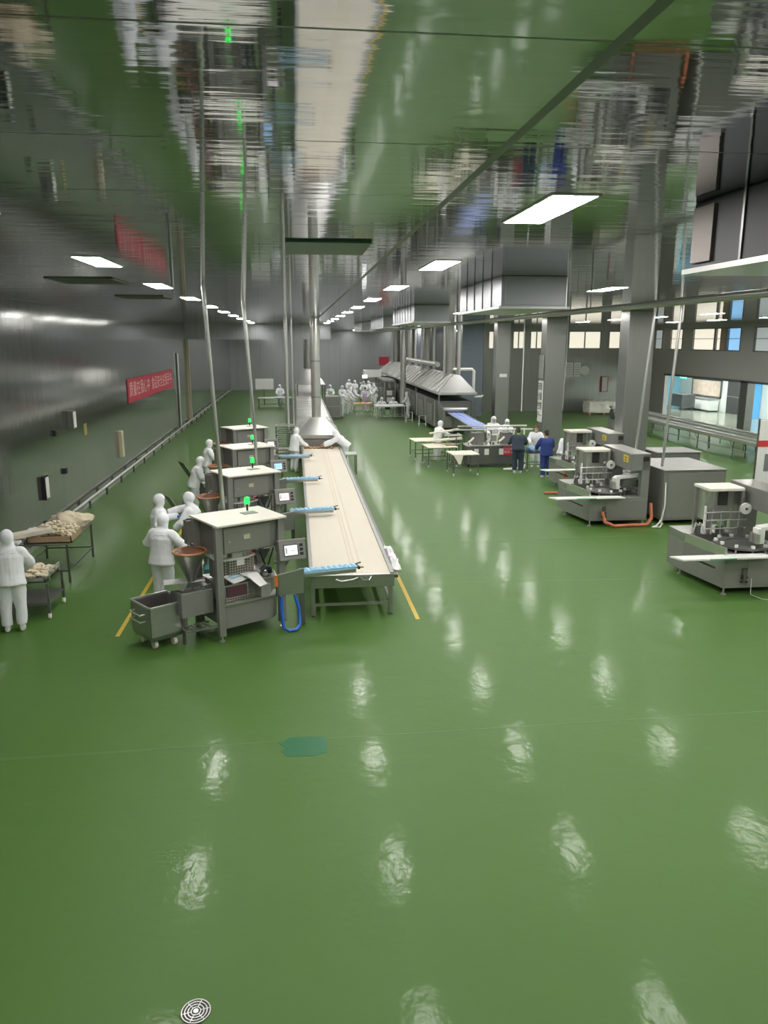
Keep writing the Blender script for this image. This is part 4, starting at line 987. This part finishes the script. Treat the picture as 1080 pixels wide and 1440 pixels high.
for z, y in ((1.5, .1), (1.55, .9)): MB().tube([(-.6 + (z - 1.5) * 8, y, z), (2.7, y, z)], .035, 8).build('upper_rail', STEELL, dp, smooth=True)
for x in (.1, 1.0, 1.9): MB().tube([(x, .1, .88), (x, .1, 1.5)], .02, 8).build('rail_post', STEELD, dp); MB().tube([(x, .9, .88), (x, .9, 1.55)], .02, 8).build('rail_post', STEELD, dp)
for a in ((.8, .0, 1.0), (1.3, .0, 1.02), (.05, .05, 1.0)): MB().tube([a, (a[0] + .12, .1, a[2] + .06), (a[0] + .26, .2, a[2] + .16)], .045, 8).build('white_nozzle', CREAM, dp, smooth=True)
k = MB()
for q in range(16): x = .1 + R.random() * 1.8; k.ball((x, .05 + R.random() * .7, .9 + R.random() * .1), .05, 1)
k.build('fittings', STEELD, dp, smooth=True)
wt_ = MB().tube([(8.95, 29.6, 1.6), (8.95, 29.6, .5), (9.0, 29.45, .2), (8.9, 29.3, .04), (8.3, 29.2, .03), (8.1, 29.3, .03), (8.5, 29.4, .03), (8.8, 29.3, .03)], .035, 8).build('white_hose', WHITEP, None, smooth=True); tag(wt_, 'white hose coming down beside the navy clothed worker and coiling on the floor', 'hose')
fb2 = thing('feeding_frame', 'steel frame with cream dough chutes at the left of the depositing machine', 'frame', (6.2, 30.6, 0))
for x in (.19, .46):
    for y in (-.2, .5): B((x - .02, y - .02, 0), (x + .02, y + .02, 1.25)).build('leg', STEELD, fb2)
MB().tube([(-.3, -.2, .9), (.4, -.2, .9)], .025, 8).build('cross_bar', STEELL, fb2); MB().tube([(-.3, -.2, 1.25), (.4, -.2, 1.25), (.4, .5, 1.25)], .03, 8).build('cross_bar', STEELL, fb2)
MB().loft([(-1.0, -.1, .98), (-1.0, .12, .98), (-1.0, .12, 1.02), (-1.0, -.1, 1.02)], [(.45, -.2, 1.08), (.45, .1, 1.08), (.45, .1, 1.16), (.45, -.2, 1.16)]).build('dough_chute', DOUGHW, fb2); MB().loft([(-.8, .3, 1.25), (-.8, .45, 1.25), (-.8, .45, 1.3), (-.8, .3, 1.3)], [(.4, .2, 1.4), (.4, .45, 1.4), (.4, .45, 1.46), (.4, .2, 1.46)]).build('dough_chute', DOUGHW, fb2)
B((-.05, .0, .95), (.38, .35, 1.25)).build('motor_cover', STEELD, fb2, .02)
# sheet dough carts
def sheet_cart(label, loc, rz, w, d):
    t = thing('sheet_cart', label, 'cart', loc, rz, 'carts of sheet dough'); table_frame(t, w, d, .8, STEELD, True, .3, STEEL)
    return t
for i, (loc, w, d, lab) in enumerate((((6.25, 28.5, 0), 1.0, 1.0, 'nearest'), ((5.75, 30.6, 0), 1.2, 1.1, 'middle'), ((5.6, 32.6, 0), 1.35, 1.1, 'farthest'))):
    sheet_cart('dark wheeled cart under sheet dough before the right oven, the %s of three' % lab, loc, 4, w, d)
    q = MB().grid(12, 12, lambda u, v: ((u - .5) * w * 1.02, (v - .5) * d * 1.04, .035 + .012 * noise.noise((u * 4, v * 4, i)) - (.0 if v > .02 else 0)))
    if i == 0: q.loft([(-.5, -.53, .03), (-.12, -.53, .03), (-.12, -.51, .03), (-.5, -.51, .03)], [(-.3, -.56, -.32), (-.22, -.56, -.32), (-.22, -.54, -.32), (-.3, -.54, -.32)])
    o = q.build('dough_sheet', DOUGHW, None, smooth=True); o.location = (loc[0], loc[1], .79); o.rotation_euler[2] = rad(4); m_ = o.modifiers.new('thick', 'SOLIDIFY'); m_.thickness = .03
    tag(o, 'sheet of pale dough lying on the %s of the three dark carts' % lab, 'dough', 'dough sheets on carts')
br2 = B((6.0, 30.4, .83), (6.35, 30.75, .9)).build('brown_tray', CARD, None, .015); tag(br2, 'small brown tray on the middle dough cart', 'tray')
bc2 = thing('blue_bag_cart', 'steel cart with blue plastic bags behind the blue clothed worker', 'cart', (9.2, 28.9, 0))
table_frame(bc2, .8, .6, .75, STEELD, True, .3, STEELD)
for q, (x, y, z, r) in enumerate(((9.02, 28.85, .88, .2), (9.38, 28.92, .86, .18))):
    s3 = MB().ball((0, 0, 0), (r, r * .9, r * .65), 3)
    for v in s3.bm.verts: v.co += v.co.normalized() * noise.noise(v.co * 9 + Vector((q * 4, 0, 0))) * .06
    o = s3.build('blue_bag', mat('pale_blue_plastic', (.25, .42, .72), .35), None, smooth=True); o.location = (x, y, z); tag(o, 'crumpled pale blue plastic bag on the cart, %s' % ('left one' if q == 0 else 'right one'), 'bag', 'blue bags')
# far group furniture
t = thing('work_table', 'far table with orange trays before the group of workers', 'table', (4.55, 52.4, 0)); table_frame(t, 1.25, 1.1, .78, STEELD, True, .25, STEEL)
for k in range(3): o = B((3.98 + .4 * k, 51.95, .78), (4.34 + .4 * k, 52.8, .83)).build('orange_tray', mat('orange_tray', (.75, .38, .16), .6), None, .01); tag(o, 'orange tray of pastries on the far table, %s from the left' % ORD[k], 'tray', 'orange trays')
t = thing('work_table', 'far white covered table where the seated workers sit', 'table', (6.1, 50.4, 0)); table_frame(t, 1.9, 1.2, .78, STEELL, False, .15, STEELL)
o = B((5.12, 49.78, .78), (7.08, 51.0, .84)).build('white_dough_cover', WHITEC, None, .02); tag(o, 'white cloth cover spread on the far table of seated workers', 'cloth')
t = thing('work_table', 'far table under the left tunnel with a pale sheet', 'table', (-1.45, 58.5, 0)); table_frame(t, 2.6, 1.1, .8, STEELD, False, .3, STEELL)
o = B((-1.6, 58.1, .8), (-.1, 58.95, .84)).build('pale_sheet', mat('pale_blue_sheet', (.55, .65, .72), .6), None, .01); tag(o, 'pale blue sheet on the far left table', 'sheet')
w1 = thing('far_machine', 'distant pale machine with white top box before the far wall', 'machine', (6.4, 66, 0))
B((-.9, 0, .1), (.9, 1.4, 1.4)).build('body', STEEL, w1, .02); B((-.6, .1, 1.9), (.9, 1.2, 2.5)).build('top_box', WHITEP, w1, .02); B((-.5, .3, 1.4), (-.3, 1, 1.9)).build('neck', STEELD, w1); B((.5, .3, 1.4), (.7, 1, 1.9)).build('neck', STEELD, w1)
w2 = thing('far_machine', 'distant dark framed machine left of the ribbed hood', 'machine', (7.0, 57, 0))
B((-.45, 0, .1), (.35, 5, 1.3)).build('body', STEELD, w2, .02)
for y in (.1, 2.5, 4.9): B((-.5, y - .05, .0), (-.42, y + .05, 2.1)).build('frame_post', STEEL, w2); B((.3, y - .05, 0), (.38, y + .05, 2.1)).build('frame_post', STEEL, w2)
B((-.5, .05, 2.0), (.38, 5, 2.1)).build('frame_top', STEEL, w2)
for k in range(2): B((-.3, .0 - .02, .5 + .5 * k), (.1, 0, .85 + .5 * k)).build('panel_window', PAPER, w2)
tag(B((5.18, 60.0, 2.12), (5.52, 60.1, 2.36)).build('lit_panel', mat('white_lit', (1, 1, 1), .5, emit=2)), 'tiny bright white lit panel above the far group', 'lamp')
tag(B((8.6, 79.9, 2.45), (9.6, 80, 3.3)).build('red_wall_sign', REDB), 'small red sign on the far wall above the distant machine', 'sign')
tag(B((8.8, 78, 1.4), (10.0, 79.5, 2.0)).build('white_wall_box', WHITEP), 'white frame on the far wall below the red sign', 'box')
B((8.8, 78, 0), (8.95, 79.5, 1.4)).build('leg', STEEL, bpy.data.objects['white_wall_box']); B((9.85, 78, 0), (10.0, 79.5, 1.4)).build('leg', STEEL, bpy.data.objects['white_wall_box'])
o = B((-3.1, 62, 1.2), (-1.7, 62.2, 2.0)).build('white_board', WHITEP); tag(o, 'small white board by the far left hood', 'board'); B((-2.5, 62.05, 0), (-2.4, 62.15, 1.2)).build('stand', STEELD, o)

# ------------------------------------------------------------------ people
def remesh(mb, voxel, fold=0., name='m', cut=None, seed=0):
    bmesh.ops.recalc_face_normals(mb.bm, faces=mb.bm.faces)
    me = bpy.data.meshes.new('tmp'); mb.bm.to_mesh(me); mb.bm.free()
    o = bpy.data.objects.new('tmp', me); COL.objects.link(o)
    m = o.modifiers.new('r', 'REMESH'); m.mode = 'VOXEL'; m.voxel_size = voxel; m.use_smooth_shade = True
    s = o.modifiers.new('s', 'SMOOTH'); s.factor = .5; s.iterations = 2
    dg = bpy.context.evaluated_depsgraph_get()
    out = bpy.data.meshes.new_from_object(o.evaluated_get(dg)); out.name = name
    bpy.data.objects.remove(o); bpy.data.meshes.remove(me)
    if fold or cut:
        bm = bmesh.new(); bm.from_mesh(out)
        if fold:
            bm.normal_update(); sv = Vector((seed * 3.1, 0, 0))
            for v in bm.verts:
                q = v.co + sv
                v.co += v.normal * fold * (noise.noise(Vector((q.x * 7, q.y * 7, q.z * 4.5))) * 1.0 + noise.noise(q * 13) * .25)
        if cut:
            bmesh.ops.delete(bm, geom=[f for f in bm.faces if cut(f.calc_center_median())], context='FACES')
        bm.to_mesh(out); bm.free()
    for p in out.polygons: p.use_smooth = True
    return out
def part(name, me, m, parent=None):
    me.name = name; me.materials.clear(); me.materials.append(m)
    o = bpy.data.objects.new(name, me); COL.objects.link(o)
    if parent is not None: o.parent = parent
    return o
PN = [0]
def person(label, loc, rz, lean=0, arms=None, sit=False, step=0., hood=True, mask=True, hair=None, jm=None, tm=None, gloves=None, shoe=None, head=0, fine=False, group=None, scale=1., apron=None):
    PN[0] += 1; sd = PN[0]
    jm = jm or WHITEC; tm = tm or jm; vx = .011 if fine else .018
    th = rad(lean); hipz = .92 if not sit else .5
    sp = lambda t, dx=0, dy=0: Vector((dx, t * math.sin(th) + dy * math.cos(th), hipz + t * math.cos(th) - dy * math.sin(th)))
    arms = arms or [((-.27, .03, 1.14), (-.25, .16, .92)), ((.27, .03, 1.14), (.25, .16, .92))]
    legs = []
    for s in (-1, 1):
        if sit: legs.append([Vector((s * .1, 0, .5)), Vector((s * .12, .4, .5)), Vector((s * .12, .38, .09)), s])
        else: legs.append([Vector((s * .095, 0, .9)), Vector((s * .11, .03 + s * step * .5, .48)), Vector((s * .115, -.03 + s * step, .09)), s])
    nk = sp(.5); ha = rad(lean * .6 + head); hd = Vector((0, math.sin(ha), math.cos(ha))); hc = nk + hd * .17
    HM = Matrix.Translation(hc) @ Matrix.Rotation(-ha, 4, 'X')
    def hball(mb, c, r, sub=3):
        bmesh.ops.create_icosphere(mb.bm, subdivisions=sub, radius=1, matrix=HM @ Matrix.Translation(c) @ Matrix.Diagonal((*r, 1)))
    # body
    b = MB()
    hball(b, (0, -.01, .02), (.074, .094, .098)); hball(b, (0, .022, -.05), (.055, .066, .065)); hball(b, (0, .09, -.02), (.013, .022, .024), 2)
    hball(b, (0, .075, .025), (.05, .02, .012), 2); hball(b, (0, .075, -.06), (.026, .016, .012), 2)
    for s in (-1, 1): hball(b, (s * .076, -.01, -.01), (.012, .02, .032), 2)
    b.tube([sp(.44), nk, hc - hd * .03], [.06, .052, .052], 12)
    b.tube([sp(-.04), sp(.1), sp(.3), sp(.46)], [.14, .13, .15, .11], 14, sy=.68)
    hands = []
    for (el, wr), s in zip(arms, (-1, 1)):
        el = Vector(el); wr = Vector(wr); sh = sp(.44, s * .165)
        b.tube([sp(.42, s * .06), sh], [.07, .055], 10); b.tube([sh, el, wr], [.05, .04, .028], 10)
        d = (wr - el).normalized(); side = Vector((-s, 0, 0)); side = (side - d * side.dot(d)).normalized(); nrm = d.cross(side)
        if nrm.z > 0: nrm = -nrm
        b.tube([wr - d * .02, wr + d * .04, wr + d * .085], [.027, .04, .036], 10, sy=.6)
        for k in range(4):
            base = wr + d * .08 + side * (.027 - .018 * k); ln = (.062, .075, .07, .055)[k]
            b.tube([base - d * .02, base + d * ln * .5 + nrm * .01, base + d * ln * .85 + nrm * .032], [.0105, .0098, .008], 7)
        tb = wr + d * .025 + side * .03
        b.tube([tb - side * .015, tb + side * .022 + d * .022 + nrm * .008, tb + side * .025 + d * .055 + nrm * .02], [.014, .0115, .009], 7)
        hands.append((wr, d))
    for h, k, a, s in legs: b.tube([h, k, a], [.085, .055, .038], 12); b.tube([a, a + Vector((0, .09, -.05))], [.036, .03], 8)
    root = part('person', remesh(b, .0085 if fine else .012), SKIN)
    tag(root, label, 'person', group); root.location = loc; root.rotation_euler[2] = rad(rz); root.scale = (scale,) * 3
    # jacket
    j = MB()
    j.tube([sp(-.13), sp(-.1), sp(.05), sp(.2), sp(.34), sp(.44), sp(.5)], [.24, .245, .222, .22, .235, .195, .1], 22, sy=.74)
    for (el, wr), s in zip(arms, (-1, 1)):
        el = Vector(el); wr = Vector(wr); sh = sp(.42, s * .175); d = (wr - el).normalized()
        j.tube([sp(.4, s * .08), sh], [.115, .1], 12); j.tube([sh, el, wr - d * .035, wr - d * .02], [.098, .085, .066, .06], 12)
        j.ball(sh, .098); j.ball(el, .085)
    part('jacket', remesh(j, vx, .016, seed=sd), jm, root)
    t = MB()
    t.tube([sp(.06), sp(-.05), Vector((0, 0, hipz - .09))], [.18, .195, .17], 18, sy=.76)
    for h, k, a, s in legs:
        t.tube([h + Vector((0, 0, .02)), h * .5 + k * .5, k, k * .45 + a * .55, a + (k - a).normalized() * .02], [.122, .115, .098, .092, .08], 14); t.ball(k, .098)
    part('trousers', remesh(t, vx, .016, seed=sd + 40), tm, root)
    for h, k, a, s in legs:
        q = MB()
        q.tube([a + Vector((0, -.05, -.05)), a + Vector((0, .0, -.045)), a + Vector((0, .1, -.055)), a + Vector((0, .18, -.065))], [.034, .046, .044, .026], 12)
        q.tube([a + Vector((0, -.01, -.05)), a + Vector((0, -.01, .08))], [.045, .046], 12)
        part('shoe', remesh(q, .012), shoe or SHOE, root)
    HI = HM.inverted()
    if hood:
        q = MB(); hball(q, (0, -.018, .015), (.108, .125, .13)); hball(q, (0, .0, -.06), (.098, .098, .09))
        q.tube([hc - hd * .05, nk + hd * .03, sp(.47), sp(.4)], [.098, .108, .18, .215], 18, sy=.76)
        def cut(c):
            l = HI @ c; return l.y > .045 and abs(l.x) < .056 and -.085 < l.z < .062
        part('hood', remesh(q, .014, .006, cut=cut, seed=sd), jm if jm in (WHITEC, LILAC) else WHITEC, root)
    if hair is not None:
        q = MB(); hball(q, (0, -.022, .038), (.086, .1, .1)); hball(q, (0, -.055, -.03), (.075, .06, .075))
        def cut2(c):
            l = HI @ c; return l.y > .055 and l.z < .06
        part('hair', remesh(q, .012, .008, cut=cut2, seed=sd), hair, root)
    if mask:
        q = MB(); hball(q, (0, .024, -.048), (.062, .082, .058))
        def cut3(c):
            l = HI @ c; return l.y < .04
        part('face_mask', remesh(q, .010, .002, cut=cut3), MASKM, root)
    for s in (-1, 1):
        q = MB(); hball(q, (s * .03, .083, .012), (.013, .01, .007), 2); o = q.build('eye', INK, root, smooth=True)
    if gloves is not None:
        for gi in gloves:
            wr, d = hands[gi]; q = MB(); q.tube([wr - d * .07, wr - d * .01, wr + d * .05, wr + d * .1, wr + d * .155], [.042, .036, .05, .045, .022], 10, sy=.7)
            part('glove', remesh(q, .011), GLOVE, root)

    return root
reach = lambda z, y=.5, w=.2: [((-.28, .2, 1.12), (-w, y, z)), ((.28, .2, 1.12), (w, y, z))]
person('person in white hooded suit at the left edge, from behind, hands over the dough cart', (-5.0, 13.45, 0), 12, 12, [((-.3, .2, 1.1), (-.2, .42, .95)), ((.3, .22, 1.1), (.2, .45, .95))], fine=True, scale=1.05)
person('person in white hooded suit and mask with a blue glove, facing the machines', (-3.0, 16.55, 0), -78, 4, [((-.3, .14, 1.14), (-.12, .42, 1.2)), ((.3, -.02, 1.12), (.29, .1, .86))], gloves=[0], fine=True, head=8, scale=1.04)
person('person in white hooded suit stretching an arm towards the blue gloved worker', (-2.25, 16.75, 0), 82, 10, [((-.28, .2, 1.12), (-.2, .38, .98)), ((.2, .34, 1.32), (.13, .62, 1.24))], fine=True, head=5, scale=1.04)
person('person in white hooded suit seen from behind, bending at the steel hopper', (-2.6, 14.45, 0), -25, 8, [((-.36, .1, 1.14), (-.24, .32, 1.0)), ((.38, .14, 1.12), (.24, .38, 1.08))], fine=True, head=14, scale=1.06)
person('person in white hooded suit beside the raised lid, nearer of two by third machine', (-3.0, 22.6, 0), -80, 18, reach(.95, .5), head=10)
person('person in white hooded suit standing farthest left, behind the other by the third machine', (-3.05, 26.4, 0), -75, 10, reach(1.0, .42), head=10)
person('person in white hooded suit at the left of the belt before the hood', (-.1, 29.75, 0), -50, 12, reach(.98, .5), head=10)
person('person in white hooded suit leaning far over the belt from its right side', (1.95, 30.5, 0), 84, 48, [((-.3, .62, 1.02), (-.26, .86, .92)), ((.3, .6, 1.04), (.2, .92, .92))], head=0)
proto = person('person in white hooded suit standing among the dough carts, arms out to the chute', (5.85, 31.7, 0), -65, 14, [((-.22, .3, 1.22), (-.1, .62, 1.12)), ((.26, .3, 1.16), (.12, .6, 1.08))], head=10)
person('person in white hooded suit behind the depositing machine, the taller left one', (8.45, 32.6, 0), 175, 14, reach(1.0, .5), head=12, scale=1.06)
person('person in white hooded suit behind the depositing machine, the shorter right one', (9.15, 32.9, 0), 170, 16, reach(1.0, .5), head=14, scale=.97)
person('person in dark navy work clothes and white boots leaning over the depositing machine', (8.4, 28.45, 0), -12, 26, reach(1.0, .62, .3), hood=False, mask=False, hair=HAIRD, jm=NAVY, head=10, scale=1.05)
person('person with brown hair in white jacket between the navy and the blue workers', (9.5, 29.8, 0), 165, 14, reach(1.0, .45), hood=False, mask=True, hair=HAIRR, head=12)
person('person in blue work clothes and white boots seen from behind', (9.15, 27.35, 0), 0, 6, reach(1.0, .35, .26), hood=False, mask=False, hair=HAIRD, jm=BLUEC, head=12, scale=1.04)
person('person with auburn hair in long white coat bending toward the rotary machine', (9.85, 27.6, 0), -60, 22, reach(.95, .5), hood=False, mask=False, hair=HAIRR, head=14)
# far group: copies in two poses
stand = person('person in white hooded suit at the far group, nearest the steel cabinet', (3.05, 51.6, 0), -70, 10, reach(1.0, .4), head=10, scale=1.0, group='workers of the far group')
seat = person('person in white hooded suit sitting at the far white table, leftmost', (5.7, 51.6, 0), 180, 16, [((-.28, .22, .76), (-.2, .45, .86)), ((.28, .22, .76), (.2, .45, .86))], sit=True, head=14, group='workers of the far group')
lil = person('person in lilac suit standing behind the orange trays', (5.0, 55.5, 0), 160, 12, reach(1.0, .42), jm=LILAC, hood=False, hair=HAIRD, mask=True, head=10)
def stool(loc):
    t = thing('stool', 'small steel stool under a seated worker of the far table', 'stool', loc, 0, 'stools at the far table'); MB().lathe([(.17, .4), (.17, .43)], n=16).build('seat', STEELL, t)
    for a in range(4): MB().tube([(.15 * math.cos(a * 1.571 + .8), .15 * math.sin(a * 1.571 + .8), 0), (.12 * math.cos(a * 1.571 + .8), .12 * math.sin(a * 1.571 + .8), .4)], .015, 6).build('leg', STEELD, t)
for x, y in ((5.7, 51.6), (6.5, 51.5)): stool((x, y, 0))
place(copy_tree(seat), (6.5, 51.5, 0), 170, 'person in white hooded suit sitting at the far white table, middle', None)
place(copy_tree(stand), (7.3, 50.1, 0), 80, 'person in white hooded suit at the right end of the far white table', None)
FAR = [((3.45, 52.6), -60, 'second from the steel cabinet'), ((3.75, 54.6), -80, 'third from the steel cabinet'), ((2.6, 58.5), 175, 'far behind the steel cabinet'),
       ((3.4, 57.5), -160, 'behind the two by the cabinet'), ((4.55, 66.5), 190, 'at the back left of the crowd'), ((5.0, 65.0), 150, 'at the back of the crowd, facing the others'), ((5.6, 63.5), 160, 'in the middle of the far crowd'),
       ((6.1, 63.9), 120, 'at the back right of the crowd'), ((6.1, 60.5), 170, 'before the distant pale machine'), ((6.0, 58.2), 100, 'at the dark framed machine'), ((4.2, 56.2), -100, 'left of the lilac worker')]
for (x, y), rz, w in FAR: place(copy_tree(stand), (x, y, 0), rz, 'person in white hooded suit standing %s' % w, 'workers of the far group')
place(copy_tree(stand), (-1.15, 59.4, 0), 178, 'lone person in white hooded suit behind the far left table', None)

# ------------------------------------------------------------------ camera, world, colour
cam = bpy.data.cameras.new('camera'); co = bpy.data.objects.new('camera', cam); COL.objects.link(co)
co.location = (0, 0, 5.0); co.rotation_euler = (rad(90 - 12.6), 0, rad(-6.5))
cam.sensor_fit = 'VERTICAL'; cam.sensor_height = 36; cam.lens = 36 * 1083 / 1440; cam.clip_start = .05; cam.clip_end = 300
SC.camera = co
w = bpy.data.worlds.new('world'); SC.world = w; w.use_nodes = True
w.node_tree.nodes['Background'].inputs[0].default_value = (.6, .65, .7, 1); w.node_tree.nodes['Background'].inputs[1].default_value = .1
SC.view_settings.view_transform = 'Standard'; SC.view_settings.look = 'None'; SC.view_settings.gamma = 1; SC.view_settings.use_curve_mapping = False
SC.view_settings.exposure = 1.42
cy = SC.cycles
cy.max_bounces = 8; cy.diffuse_bounces = 4; cy.glossy_bounces = 6; cy.sample_clamp_indirect = 6; cy.blur_glossy = .8; cy.use_denoising = True
